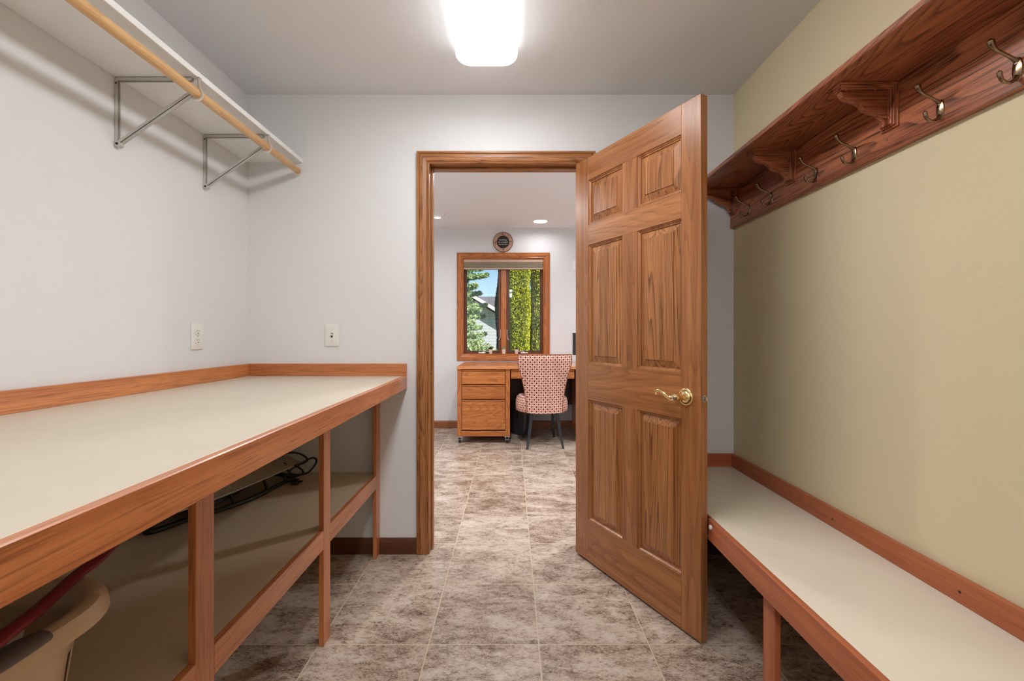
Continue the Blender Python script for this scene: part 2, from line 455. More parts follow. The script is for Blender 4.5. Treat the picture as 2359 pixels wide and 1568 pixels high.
for a, b in zip(posts, posts[1:]):
    bm = BM(); box(bm, PX-.019, PX, b+.061, a, .357, .4255, .0012); obj('rail', bm, oak('Y'), t)
    bm = BM(); box(bm, PX-.019, PX, b+.061, a, CZ-.10, CZ-.037, .0012); obj('rail', bm, oak('Y'), t)
bm = BM(); box(bm, XL, PX-.0195, CY0, D, .4055, .4245, .001); obj('lower_shelf', bm, M_shelflam, t)
bm = BM(); box(bm, XL, XL+.018, CY0, D, .30, .4050); obj('wall_cleat', bm, oak('Y'), t)

# ------------------------------------------------------------------ bench along the right wall
BX = .733; BZ = .458
XB = XR-.0008; DBK = D-.0008
t = thing('bench', (XB, DBK, 0), 'cream topped bench with reddish wood edge along the olive wall', 'bench')
bm = BM(); box(bm, BX+.019, XB, CY0, DBK, BZ-.02, BZ, .001); obj('bench_top', bm, M_benchlam, t)
bm = BM(); box(bm, BX, BX+.019, CY0, 1.70, BZ-.078, BZ+.001, .003, 2); obj('front_edge', bm, bench_oak('Y'), t)
bm = BM(); box(bm, BX+.012, BX+.019, 1.70, DBK, BZ-.078, BZ, .001); obj('front_edge', bm, bench_oak('Y'), t)
bm = BM(); box(bm, XB-.019, XB, CY0, DBK-.019, BZ, BZ+.066, .003, 2); bt = obj('back_trim', bm, bench_oak('Y'), t)
for y in (1.62, 1.16, .72):
    bm = BM(); lathe(bm, [(.0038, XB-.0195), (.0038, XB-.0185)], 12, (0, y, BZ+.03), 'X'); obj('nail_hole', bm, M_slot, bt)
bm = BM(); box(bm, BX+.0, XB, DBK-.019, DBK, BZ, BZ+.066, .003, 2); obj('back_trim', bm, bench_oak('X'), t)
for y in (1.302, .34, -.6):
    bm = BM(); box(bm, BX+.0195, BX+.038, y, y+.06, 0, BZ-.0205, .0015); obj('post', bm, bench_oak('Z'), t)
bm = BM(); lathe(bm, [(.009, BX), (.009, BX-.004), (.006, BX-.006)], 16, (0, 1.672, BZ-.022), 'X'); obj('bumper', bm, M_plate, t, True)

# ------------------------------------------------------------------ coat rack on the olive wall
t = thing('coat_rack', (XR, D, 1.697), 'long red-brown oak shelf with coat hooks high on the olive wall', 'coat rack')
RX = 1.143; RS = .937
bm = BM(); box(bm, RX, XR, .05, D, 1.697, 1.89, .002); bb = obj('back_board', bm, rack_wood('Y'), t)
for y in (1.385, .9, 1.87):
    bm = BM(); lathe(bm, [(.004, RX-.0006), (.004, RX+.001)], 12, (0, y, 1.735), 'X'); obj('wood_plug', bm, plain('wood_plug', S(120, 84, 58), .5), bb)
bm = BM(); box(bm, RS, XR, .05, D, 1.8902, 1.9095, .002); obj('shelf_board', bm, rack_wood('Y'), t)
def corbel():
    r = bpy.data.objects.new('corbel', None); COL.objects.link(r); r['_wl'] = [0, 0, 0]
    z = 1.890; cy = 0.0; hw = .031
    # moulded caps: three stepped layers each
    bm = BM()
    for k, (th0, th1, e) in enumerate(((0, .006, 0), (.006, .012, .006), (.012, .017, .010))):
        box(bm, RX-.171+e, RX-.0, -hw+e, hw-e, z-th1, z-th0, .0015, 2)
    a = obj('shelf_cap', bm, rack_wood('X'), r)
    bm = BM()
    for k, (th0, th1, e) in enumerate(((0, .006, 0), (.006, .012, .006), (.012, .017, .010))):
        box(bm, RX-th1, RX-th0, -hw+e, hw-e, z-.130+e, z-.0001, .0015, 2)
    obj('wall_cap', bm, rack_wood('Z'), r)
    bm = BM()
    pts = [(RX-.017, z-.017), (RX-.157, z-.017)]
    cur = [(-.157, -.020), (-.150, -.034), (-.138, -.043), (-.120, -.047), (-.106, -.051), (-.094, -.060), (-.084, -.072), (-.070, -.080), (-.054, -.083), (-.042, -.087), (-.034, -.096), (-.028, -.106), (-.026, -.110), (-.026, -.122), (-.017, -.122)]
    pts += [(RX+a_, z+b_) for a_, b_ in cur]
    prism(bm, pts, 'Y', -.0095, .0095)
    obj('scrolled_web', bm, rack_wood('X'), r)
    for (x, zz) in ((-.0175, -.045), (-.0175, -.102)):
        bm = BM(); lathe(bm, [(.0045, RX+x), (.0035, RX+x-.003), (.001, RX+x-.0035)], 10, (0, -.016, z+zz), 'X'); obj('plug_button', bm, rack_wood('Z'), r, True)
    for x in (-.145, -.06):
        bm = BM(); lathe(bm, [(.0045, z-.0175), (.0035, z-.0205), (.001, z-.021)], 10, (RX+x, -.016, 0), 'Z'); obj('plug_button', bm, rack_wood('Z'), r, True)
    return r
cb = corbel()
def coat_hook():
    # local: x=0 is the board face, -x outwards, z=0 plate centre
    bm = BM()
    n = 20
    prof = []
    lathe(bm, [(.0001, -.0055), (.007, -.0048), (.0105, -.003), (.0115, 0)], 28, (0, 0, 0), 'X')
    for v in bm.verts: v.co.z *= 2.35
    r = obj('coat_hook', bm, M_hook, None, True, local=True)
    bm = BM()
    up = [(-.004, 0, .018), (-.012, 0, .024), (-.028, 0, .033), (-.044, 0, .040), (-.054, 0, .047), (-.060, 0, .056), (-.062, 0, .063), (-.0625, 0, .068)]
    tube(bm, up, [.0055, .0042, .0036, .0038, .0046, .0068, .0075, .003], 14)
    obj('upper_prong', bm, M_hook, r, True, local=True)
    bm = BM()
    lo = [(-.003, 0, -.016), (-.009, 0, -.025), (-.018, 0, -.030), (-.028, 0, -.030), (-.037, 0, -.024), (-.041, 0, -.014), (-.0425, 0, -.007), (-.0425, 0, -.004)]
    tube(bm, lo, [.005, .0042, .0038, .0038, .0042, .005, .0052, .002], 14)
    obj('lower_prong', bm, M_hook, r, True, local=True)
    bm = BM(); lathe(bm, [(.0035, -.0045), (.003, -.0062), (.001, -.0066)], 12, (0, 0, .014), 'X'); obj('screw', bm, M_nickel, r, True, local=True)
    return r
RW = Vector(t['_wl'])
for i, y in enumerate((1.372, 1.859, 2.345, .885, .398)):
    c = cb if i == 0 else copy_tree(cb)
    c.parent = t; c.location = Vector((0, y, 0))-RW
hk = coat_hook()
for i, y in enumerate((1.027, 1.212, 1.516, 1.706, 2.003, 2.190, .725, .54)):
    c = hk if i == 0 else copy_tree(hk)
    c.parent = t; c.location = Vector((RX, y, 1.742))-RW

# ------------------------------------------------------------------ white closet shelf, rod and brackets
SX = -1.092; SZ = 2.040
bm = BM(); box(bm, XL, SX, -.9, D, SZ, SZ+.022, .0015)
tag(obj('closet_shelf', bm, M_white, loc=(XL, D, SZ)), 'white painted shelf board high on the left wall above the rod', 'shelf')
RXX, RZ = -1.103, 1.989
pine = wood('pine', S(236, 196, 144), S(218, 172, 118), S(176, 122, 72), axis='Y', rings=26, lineamt=.5, pore=.15, ringscale=3.0, rough=.35, stretch=.06)
bm = BM(); tube(bm, [(RXX, -.85, RZ), (RXX, 1.0, RZ), (RXX, D-.030, RZ), (RXX, D-.024, RZ)], [.0165, .0165, .0165, .013], 28)
tag(obj('closet_rod', bm, pine, loc=(RXX, D-.024, RZ), smooth=True), 'round pale pine clothes rod under the front of the white shelf', 'rod')
def shelf_bracket(y):
    r = thing('shelf_bracket', (XL, y, SZ), '', 'bracket', 'metal brackets under the white shelf')
    def U(bm, p0, p1, w, side):   # shallow channel bar from p0 to p1
        pass
    w = .0075
    bm = BM(); box(bm, XL, XL+.0022, y-w, y+w, 1.815, SZ-.001, .0008); box(bm, XL, XL+.010, y-w, y-w+.0018, 1.815, SZ-.006); box(bm, XL, XL+.010, y+w-.0018, y+w, 1.815, SZ-.006)
    a = obj('wall_arm', bm, M_steel, r)
    bm = BM(); lathe(bm, [(.0035, y-w-.0006), (.0035, y-w-.0001)], 10, (XL+.006, 0, SZ-.022), 'Y'); obj('bolt', bm, M_slot, a)
    bm = BM(); box(bm, XL, RXX+.018, y-w, y+w, SZ-.0025, SZ-.0003, .0006); box(bm, XL+.01, RXX-.01, y-w, y-w+.0018, SZ-.013, SZ-.0003); box(bm, XL+.01, RXX-.01, y+w-.0018, y+w, SZ-.013, SZ-.0003)
    obj('shelf_arm', bm, M_steel, r)
    # diagonal brace
    A = Vector((XL+.008, y, 1.808)); B = Vector((RXX-.016, y, 1.983)); d = (B-A).normalized(); n = Vector((-d.z, 0, d.x))
    bm = BM()
    for (n0, n1, y0, y1) in ((-.006, .006, -w, -w+.002), (-.006, -.004, -w, w), (-.006, .006, w-.002, w)):
        vs = []
        for P in (A, B):
            for (nn, yy) in ((n0, y0), (n1, y0), (n1, y1), (n0, y1)):
                vs.append(bm.verts.new(P+n*nn+Vector((0, yy, 0))))
        for q in ((0, 1, 2, 3), (7, 6, 5, 4), (0, 4, 5, 1), (1, 5, 6, 2), (2, 6, 7, 3), (3, 7, 4, 0)): bm.faces.new([vs[i] for i in q])
    obj('diagonal_brace', bm, M_steel, r)
    bm = BM(); lathe(bm, [(.011, y-w-.003), (.011, y+w+.001)], 6, (XL+.0115, 0, 1.806), 'Y'); e = obj('pivot_foot', bm, M_steel, r)
    bm = BM(); lathe(bm, [(.0045, y-w-.0045), (.0045, y-w-.003)], 14, (XL+.0115, 0, 1.806), 'Y'); obj('rivet', bm, M_slot, e)
    # cup that carries the rod, rising to the shelf at the front
    bm = BM(); P = []
    for k in range(15):
        a_ = math.radians(150+ (400-150)*k/14)
        P.append((RXX+.0185*math.cos(a_), y+.012*math.sin(math.pi*k/14), RZ+.0185*math.sin(a_)))
    P.append((RXX+.012, y, SZ-.012)); P.append((RXX+.010, y, SZ-.001))
    tube(bm, P, .0012, 8, flat=(1.2, 7))
    obj('rod_cup', bm, plain('bracket_cup', S(226, 224, 222), .35), r, True)
    return r
b1 = shelf_bracket(1.590); b1['label'] = 'grey metal shelf bracket nearer the camera, left under the white shelf'
b2 = shelf_bracket(2.046); b2['label'] = 'grey metal shelf bracket nearer the room corner under the white shelf'

# ------------------------------------------------------------------ outlet and switch plates
def plate(name, axis, pos, label, cat, kind):
    # built facing -y, local
    r = thing(name, pos, label, cat)
    bm = BM(); box(bm, -.0375, .0375, -.006, 0, -.058, .058, .003, 3); obj('wall_plate', bm, M_plate, r, local=True, smooth=True)
    if kind == 'outlet':
        for dz in (-.0195, .0195):
            bm = BM(); lathe(bm, [(.0172, -.0065), (.0168, -.008), (.015, -.0082)], 24, (0, 0, dz), 'Y')
            for v in bm.verts:
                v.co.z = dz + max(-.0135, min(.0135, v.co.z-dz))
            f = obj('receptacle', bm, M_plate, r, local=True)
            bm = BM()
            box(bm, -.0075, -.0055, -.0086, -.008, dz-.001, dz+.007); box(bm, .0055, .0075, -.0086, -.008, dz, dz+.006)
            lathe(bm, [(.0028, -.0086), (.0028, -.008)], 10, (0, 0, dz-.007), 'Y')
            obj('slots', bm, M_slot, f, local=True)
        bm = BM(); lathe(bm, [(.0028, -.0072), (.0028, -.006)], 10, (0, 0, 0), 'Y'); obj('screw', bm, M_nickel, r, local=True)
    else:
        bm = BM(); box(bm, -.0052, .0052, -.0068, -.0058, -.012, .012); obj('toggle_slot', bm, M_slot, r, local=True)
        bm = BM(); box(bm, -.004, .004, -.018, -.004, -.004, .004, .001)
        bmesh.ops.rotate(bm, verts=bm.verts, cent=(0, -.005, 0), matrix=Matrix.Rotation(math.radians(-28), 3, 'X'))
        obj('toggle', bm, M_plate, r, local=True)
        for dz in (-.030, .030):
            bm = BM(); lathe(bm, [(.0026, -.0070), (.0026, -.006)], 10, (0, 0, dz), 'Y'); obj('screw', bm, M_nickel, r, local=True)
    return r
o = plate('power_outlet', 'X', (XL, 1.995, 1.136), 'white double power outlet on the left wall above the worktop', 'outlet', 'outlet'); o.rotation_euler = (0, 0, PI/2)
plate('light_switch', 'Y', (-.9365, D, 1.140), 'white toggle light switch on the wall left of the doorway', 'switch', 'switch')
plate('light_switch', 'Y', (.792, F, 1.99), 'small white switch plate on the office wall half hidden by the door', 'switch', 'switch')

# ------------------------------------------------------------------ ceiling fixture
def rrect(w, l, r, n=10):
    P = []
    for cx, cy, a0 in ((w-r, l-r, 0), (-w+r, l-r, 90), (-w+r, -l+r, 180), (w-r, -l+r, 270)):
        for k in range(n+1):
            a = math.radians(a0+90*k/n); P.append((cx+r*math.cos(a), cy+r*math.sin(a)))
    return P
M_glow = emis('diffuser_glow', (.96, .985, 1), K_MAIN)
M_glow2 = emis('diffuser_side_glow', (.96, .985, 1), 1.5)
def strip_light(yc, label):
    t = thing('ceiling_light', (-.106, yc, ZC), label, 'ceiling light')
    def shell(steps, name, mat, close):
        bm = BM(); prev = None
        for (ins, z) in steps:
            lp = [bm.verts.new((-.106+x, yc+y, ZC+z)) for x, y in rrect(.135-ins, .62-ins, .062-ins*.5)]
            if prev:
                for k in range(len(lp)): bm.faces.new((prev[k], prev[(k+1) % len(lp)], lp[(k+1) % len(lp)], lp[k]))
            prev = lp
        if close: bm.faces.new(prev)
        return obj(name, bm, mat, t, True)
    shell(((.020, 0), (.008, -.006), (.004, -.018), (.002, -.046), (.004, -.058)), 'diffuser_side', M_glow2, False)
    shell(((.004, -.058), (.012, -.070), (.03, -.080), (.07, -.087)), 'diffuser', M_glow, True)
    bm = BM(); box(bm, -.106-.115, -.106+.115, yc-.55, yc+.55, ZC-.008, ZC-.0002, .002); obj('mounting_pan', bm, M_white, t)
strip_light(1.40, 'long glowing white rounded fluorescent fixture on the laundry room ceiling')
strip_light(-.75, 'added unseen long white fill fixture on the laundry room ceiling behind the camera')  # unseen fixture added behind the camera as fill light
strip_light(-2.55, 'added unseen long white fill fixture on the laundry room ceiling far behind the camera')  # another unseen fixture, added for low-angle fill

# ------------------------------------------------------------------ things on the lower shelf
# folded padded frame with cord
t = thing('folding_chair', (-1.25, 1.60, .4255), 'folded black tube frame with fuzzy tan padding under the worktop', 'folding chair', rz=0)
SH = .4255
def lerp(a, b, k): return a+(b-a)*k
# front edge curve (plan), nose -> tail, from the photo
fe = [(-1.28, 1.575), (-1.222, 1.62), (-1.168, 1.74), (-1.130, 1.87), (-1.102, 2.00), (-1.075, 2.15), (-1.050, 2.27)]
be = [(-1.29, 1.575), (-1.33, 1.62), (-1.35, 1.74), (-1.355, 1.87), (-1.355, 2.00), (-1.35, 2.15), (-1.30, 2.31)]
bm = BM(); K = len(fe); J = 12; top = []; bot = []
def cat(P, u):
    n = len(P)-1; i = min(int(u*n), n-1); f = u*n-i
    p0, p1, p2, p3 = P[max(i-1, 0)], P[i], P[i+1], P[min(i+2, n)]
    return tuple(.5*((2*b)+(-a+c)*f+(2*a-5*b+4*c-d)*f*f+(-a+3*b-3*c+d)*f**3) for a, b, c, d in zip(p0, p1, p2, p3))
KU = 26
for i in range(KU+1):
    u = i/KU; A = cat(fe, u); B = cat(be, u); rt = []; rb = []
    for j in range(J+1):
        s = j/J; x = lerp(A[0], B[0], s); y = lerp(A[1], B[1], s)
        dome = (1-(2*s-1)**4)*min(1, 6*u*(1)+.15)*min(1, 6*(1-u)+.15)
        zt = .512+.040*dome+.004*math.sin(i*2.1)*math.sin(j*1.7)+.05*s
        rt.append(bm.verts.new((x, y, zt))); rb.append(bm.verts.new((x, y, .500+.05*s)))
    top.append(rt); bot.append(rb)
for i in range(KU):
    for j in range(J):
        bm.faces.new((top[i][j], top[i+1][j], top[i+1][j+1], top[i][j+1])); bm.faces.new((bot[i][j], bot[i][j+1], bot[i+1][j+1], bot[i+1][j]))
    bm.faces.new((top[i][0], bot[i][0], bot[i+1][0], top[i+1][0])); bm.faces.new((top[i][J], top[i+1][J], bot[i+1][J], bot[i][J]))
for q in (0, KU):
    for j in range(J): bm.faces.new((top[q][j], top[q][j+1], bot[q][j+1], bot[q][j]))
def fuzzy():
    m, tt, b = newmat('fuzzy_tan_fabric'); tc = N(tt, 'ShaderNodeTexCoord')
    n = noise(tt, tc.outputs['Object'], 260, 3, .7); n2 = noise(tt, tc.outputs['Object'], 30, 3)
    c = mixc(tt, n, S(96, 82, 60), S(196, 180, 148)); c = mixc(tt, mth(tt, 'MULTIPLY', n2, .4), c, S(120, 104, 78))
    lk(tt, c, b.inputs['Base Color']); b.inputs['Roughness'].default_value = .95; b.inputs['Sheen Weight'].default_value = .3
    bump(tt, b, n, .004, .9); return m
pad = obj('cushion', bm, fuzzy(), t, True)
bm = BM(); tube(bm, [(*cat(fe, i/20), .502) for i in range(21)], .003, 8); obj('piping', bm, plain('pale_piping', S(190, 186, 176), .5), pad, True)
bm = BM()
fr = [(-1.325, 1.66), (-1.315, 1.635), (-1.29, 1.64), (-1.271, 1.671), (-1.236, 1.754), (-1.187, 1.823), (-1.117, 1.983), (-1.092, 2.180), (-1.075, 2.255)]
tube(bm, [(*cat(fr, i/28), SH+.0098) for i in range(29)], .0095, 12)
bk = [(-1.325, 1.66), (-1.35, 1.74), (-1.355, 1.90), (-1.355, 2.10), (-1.33, 2.29), (-1.20, 2.32), (-1.075, 2.255)]
tube(bm, [(*cat(bk, i/28), SH+.0098) for i in range(29)], .0095, 12)
obj('tube_frame', bm, M_darkmetal, t, True)
bm = BM(); box(bm, -1.345, -1.165, 1.74, 2.22, .462, .499, .01, 2)
obj('base_tray', bm, M_black, t)
for (x, y) in ((-1.155, 1.892), (-1.110, 2.066), (-1.345, 1.85), (-1.345, 2.15)):
    sx_ = -1 if x > -1.3 else 1
    bm = BM(); tube(bm, [(x, y-.01, .502), (x+sx_*.004, y-.012, .485), (x+sx_*.002, y-.006, .465), (x, y, .452), (x, y, SH+.012)], .0065, 10); obj('strut', bm, M_darkmetal, t, True)
def at(px, py, Y): return ((px-1178)*Y/1049, Y, H-(py-770)*Y/1049)
cp = [at(612, 1072, 2.11), at(640, 1070, 2.16), at(655, 1067, 2.18), at(662, 1074, 2.19), at(664, 1085, 2.20), at(675, 1092, 2.21), at(697, 1092, 2.25), at(712, 1086, 2.27), at(726, 1070, 2.30), at(729, 1058, 2.30), at(720, 1054, 2.29), at(706, 1060, 2.26), at(690, 1070, 2.24), at(672, 1080, 2.21), at(664, 1092, 2.20), at(655, 1098, 2.18)]
cp2 = [at(648, 1046, 2.17), at(675, 1042, 2.21), at(696, 1047, 2.25), at(709, 1059, 2.27), at(695, 1068, 2.25), at(680, 1072, 2.22), at(690, 1077, 2.24), at(698, 1085, 2.25), at(695, 1092, 2.25), at(680, 1096, 2.22), at(660, 1094, 2.19), at(655, 1102, 2.18), at(668, 1106, 2.20), at(676, 1108, 2.22)]
bm = BM()
for cc in (cp, cp2): tube(bm, [cat(cc, i/90) for i in range(91)], .0048, 8)
pc = obj('power_cord', bm, M_black, t, True)
bm = BM(); q = at(680, 1109, 2.178); box(bm, q[0]-.018, q[0]+.018, q[1]-.012, q[1]+.012, SH+.0005, SH+.028, .006, 2)
box(bm, q[0]+.018, q[0]+.034, q[1]-.007, q[1]-.005, SH+.012, SH+.018); box(bm, q[0]+.018, q[0]+.034, q[1]+.005, q[1]+.007, SH+.012, SH+.018)
obj('plug', bm, M_black, pc)

# laundry basket
BXC, BYC = -.951, .590; BW, BL = .230, .290
t = thing('laundry_basket', (BXC, BYC, SH), 'beige plastic laundry basket with grey grip on the lower shelf', 'laundry basket')
def rr(w_, l_, r_, z, n=64):
    """evenly spaced rounded rectangle loop"""
    P = rrect(w_, l_, r_, 12); P.append(P[0]); Ls = [0]
    for a, b in zip(P, P[1:]): Ls.append(Ls[-1]+math.dist(a, b))
    out = []; tot = Ls[-1]; k = 0
    for i in range(n):
        s = tot*i/n
        while Ls[k+1] < s: k += 1
        f = (s-Ls[k])/max(1e-9, Ls[k+1]-Ls[k])
        out.append((BXC+lerp(P[k][0], P[k+1][0], f), BYC+lerp(P[k][1], P[k+1][1], f), z))
    return out
bm = BM(); NB = 192; RB = 14; grid = []
for r_i in range(RB+1):
    k = r_i/RB; z = SH+.004+.235*k
    grid.append([bm.verts.new(p) for p in rr(lerp(.172, .205, k), lerp(.232, .268, k), lerp(.08, .12, k), z, NB)])
for r_i in range(RB):
    for i in range(NB):
        a = (i//3) % 2
        hole = (2 <= r_i <= 4 or 6 <= r_i <= 9) and (i % 10 in (5, 6, 7))
        if not hole: bm.faces.new((grid[r_i][i], grid[r_i][(i+1) % NB], grid[r_i+1][(i+1) % NB], grid[r_i+1][i]))
bm.faces.new(grid[0][::-1])
beige = plain('beige_plastic', S(218, 190, 160), .32, spec=.5)
bo = obj('basket_body', bm, beige, t, True)
md = bo.modifiers.new('solid', 'SOLIDIFY'); md.thickness = .003; md.offset = 1
bm = BM(); prof = [(-.040, -.028), (-.036, -.008), (-.026, .004), (-.012, .010), (.002, .006), (.010, -.006), (.012, -.022), (.008, -.022), (.004, -.008), (-.010, .0035), (-.026, -.002), (-.034, -.014), (-.037, -.028)]
loops = []
for (o_, dz) in prof: loops.append([bm.verts.new(p) for p in rr(BW+o_, BL+o_, .128+o_, SH+.245+dz, NB)])
for a in range(len(prof)):
    A, B = loops[a], loops[(a+1) % len(prof)]
    for i in range(NB): bm.faces.new((A[i], A[(i+1) % NB], B[(i+1) % NB], B[i]))
obj('rim', bm, beige, t, True)
for s in (1, -1):
    bm = BM(); x = BXC+s*(BW-.008)
    tube(bm, [(x, BYC-.125, SH+0.2455), (x, BYC-.118, SH+0.2490), (x, BYC-.09, SH+0.2520), (x, BYC, SH+0.2530), (x, BYC+.09, SH+0.2520), (x, BYC+.118, SH+0.2490), (x, BYC+.125, SH+0.2455)], [.006, .015, .019, .0195, .019, .015, .006], 18, flat=(.62, 1.12))
    obj('grip', bm, plain('grey_grip', S(96, 86, 82), .45), t, True, label='dark grey rubber grip')
def cloth(name, x0, x1, y0, y1, z, amp, mat, label, sd):
    rnd = random.Random(sd); bm = BM(); n = 26; ph = [rnd.uniform(0, 6) for _ in range(6)]
    g = []
    for i in range(n+1):
        row = []
        for j in range(n+1):
            u, v = i/n, j/n; x = lerp(x0, x1, u); y = lerp(y0, y1, v)
            e = min(1, 5*min(u, 1-u, v, 1-v))
            h = z+amp*(math.sin(9*u+ph[0]+3*math.sin(5*v+ph[1]))*.5+math.sin(13*v+ph[2]+2*u)*.3+math.sin(21*(u+v)+ph[3])*.15)*e-(1-e)*.06
            row.append(bm.verts.new((x, y, h)))
        g.append(row)
    for i in range(n):
        for j in range(n): bm.faces.new((g[i][j], g[i+1][j], g[i+1][j+1], g[i][j+1]))
    o = obj(name, bm, mat, None, True, loc=((x0+x1)/2, (y0+y1)/2, z-.06))
    md = o.modifiers.new('solid', 'SOLIDIFY'); md.thickness = .006
    return tag(o, label, 'clothing')
cloth('folded_garment', -.92, -.785, .36, .70, SH+.215, .012, plain('grey_cloth', S(170, 174, 174), .95, bumpscale=400), 'pale grey folded cloth inside the laundry basket by the grip', 3)
cloth('dark_garment', -1.10, -.93, .36, .74, SH+.205, .02, plain('dark_cloth', S(46, 38, 34), .95, bumpscale=300), 'dark brown crumpled cloth at the back of the laundry basket', 5)
bm = BM(); sp = [at(-60, 1522, .60), at(0, 1472, .64), at(90, 1402, .74), at(180, 1322, .87), at(235, 1280, .95), at(300, 1213, 1.10), at(380, 1128, 1.38), (-1.22, 1.68, .590), (-1.26, 1.78, .592)]
tube(bm, [cat(sp, i/40) for i in range(41)], .0125, 10, flat=(.75, .9))
tag(obj('fabric_strap', bm, plain('dark_red_fabric', S(128, 12, 26), .6), None, True, loc=at(0, 1472, .64)), 'dark red strap lying across the laundry basket rim', 'strap')

# ================================================================== OFFICE
# window
t = bpy.data.objects.new('window_1', None); COL.objects.link(t); t.location = (0, F, WZ0); t['_wl'] = [0, F, WZ0]; t['kind'] = 'structure'
wp = [(0, 0), (0, .009), (.006, .013), (.012, .011), (.018, .015), (.05, .017), (.056, .013), (.062, .018), (.068, .018), (.068, 0)]
def wcas(side):
    bm = BM()
    if side in ('l', 'r'):
        s = -1 if side == 'l' else 1; xi = WX0 if side == 'l' else WX1
        prism(bm, [(xi+s*a, F-tk) for a, tk in wp], 'Z', WZ0, WZ1)
        for v in bm.verts:
            a = abs(v.co.x-xi); v.co.z = WZ0-a if v.co.z < 1.5 else WZ1+a
        return obj('window_casing', bm, office_oak('Z'), t)
    s = -1 if side == 'b' else 1; zi = WZ0 if side == 'b' else WZ1
    prism(bm, [(F-tk, zi+s*a) for a, tk in wp], 'X', WX0, WX1)
    for v in bm.verts:
        a = abs(v.co.z-zi); v.co.x = WX0-a if v.co.x < 0 else WX1+a
    return obj('window_casing', bm, office_oak('X'), t)
for s in 'lrbt': wcas(s)
M_sash = wood('sash_wood', S(132, 72, 40), S(104, 54, 30), S(66, 32, 18), axis='Z', rings=10, lineamt=.3)
bm = BM(); d0, d1 = F, F+.15
box(bm, WX0, WX0+.012, d0, d1, WZ0, WZ1); box(bm, WX1-.012, WX1, d0, d1, WZ0, WZ1)
box(bm, WX0+.012, WX1-.012, d0, d1, WZ1-.012, WZ1)
obj('frame_lining', bm, office_oak('Z'), t)
bm = BM(); box(bm, WX0+.012, WX1-.012, d0, d1, WZ0, WZ0+.014); obj('window_sill', bm, office_oak('X'), t)
bm = BM(); box(bm, -.128, -.060, F+.05, F+.12, WZ0+.014, WZ1-.012, .002); obj('mullion', bm, office_oak('Z'), t)
def glass():
    m, tt, b = newmat('window_glass'); nn = tt.nodes; out = [n for n in nn if n.type == 'OUTPUT_MATERIAL'][0]
    tr = N(tt, 'ShaderNodeBsdfTransparent'); tr.inputs[0].default_value = (.96, .98, .97, 1); gl = N(tt, 'ShaderNodeBsdfGlossy'); gl.inputs['Roughness'].default_value = .01
    fz = N(tt, 'ShaderNodeFresnel'); fz.inputs[0].default_value = 1.45; mx = N(tt, 'ShaderNodeMixShader')
    lk(tt, fz.outputs[0], mx.inputs[0]); lk(tt, tr.outputs[0], mx.inputs[1]); lk(tt, gl.outputs[0], mx.inputs[2]); lk(tt, mx.outputs[0], out.inputs[0]); return m
M_glass = glass()
for (a, b) in ((WX0+.012, -.128), (-.060, WX1-.012)):
    z0, z1 = WZ0+.014, WZ1-.012; y0, y1 = F+.065, F+.105; s = .030
    bm = BM(); box(bm, a, a+s, y0, y1, z0, z1, .003); box(bm, b-s, b, y0, y1, z0, z1, .003); box(bm, a+s, b-s, y0, y1, z0, z0+s, .003); box(bm, a+s, b-s, y0, y1, z1-s, z1, .003)
    sh = obj('sash', bm, M_sash, t)
    g = .006
    bm = BM(); a2, b2, z2, z3 = a+s, b-s, z0+s, z1-s
    box(bm, a2, a2+g, y0-.001, y0+.012, z2, z3); box(bm, b2-g, b2, y0-.001, y0+.012, z2, z3); box(bm, a2+g, b2-g, y0-.001, y0+.012, z2, z2+g); box(bm, a2+g, b2-g, y0-.001, y0+.012, z3-g, z3)
    obj('glazing_bead', bm, plain('dark_bead', S(58, 60, 66), .4), sh)
    bm = BM(); box(bm, a2, b2, F+.083, F+.087, z2, z3); obj('glass_pane', bm, M_glass, sh)
for (x, s) in ((-.36, 1), (.16, -1)):
    bm = BM(); z = WZ0+.014; box(bm, x-.045, x+.045, F+.012, F+.05, z, z+.022, .006, 2)
    tube(bm, [(x, F+.02, z+.02), (x+s*.02, F+.01, z+.035), (x+s*.07, F+.008, z+.030), (x+s*.10, F+.008, z+.022)], [.006, .005, .005, .008], 10)
    obj('crank_handle', bm, M_nickel, t, True)
for x, s in ((-.135, -1), (-.052, 1)):
    bm = BM(); tube(bm, [(x, F+.058, 1.20), (x, F+.05, 1.14), (x+s*.004, F+.045, 1.10), (x+s*.018, F+.045, 1.075)], [.005, .004, .004, .005], 8); obj('sash_lock', bm, M_nickel, t, True)
# raised pleated shade
t = thing('window_shade', (-.098, F+.02, WZ1), 'raised tan pleated shade at the top of the office window', 'window shade')
bm = BM(); box(bm, WX0+.014, WX1-.014, F+.004, F+.048, WZ1-.045, WZ1-.0125, .002); obj('head_rail', bm, plain('shade_rail', S(190, 160, 138), .5), t)
bm = BM(); n = 5; z = WZ1-.0455; pts = []; h = .0135
pf = []; pbk = []
for k in range(n):
    pf += [(F+.012, z-k*h), (F+.003, z-k*h-h*.5)]; pbk += [(F+.040, z-k*h), (F+.048, z-k*h-h*.5)]
pf.append((F+.012, z-n*h)); pbk.append((F+.040, z-n*h))
prism(bm, pf+pbk[::-1], 'X', WX0+.016, WX1-.016); obj('pleats', bm, plain('shade_fabric', S(158, 146, 126), .85), t)
bm = BM(); box(bm, WX0+.014, WX1-.014, F+.006, F+.046, z-n*h-.020, z-n*h, .003); lathe(bm, [(.009, F+.002), (.009, F+.006)], 12, (-.098, 0, z-n*h-.012), 'Y')
obj('bottom_rail', bm, plain('shade_bottom', S(180, 156, 140), .5), t)

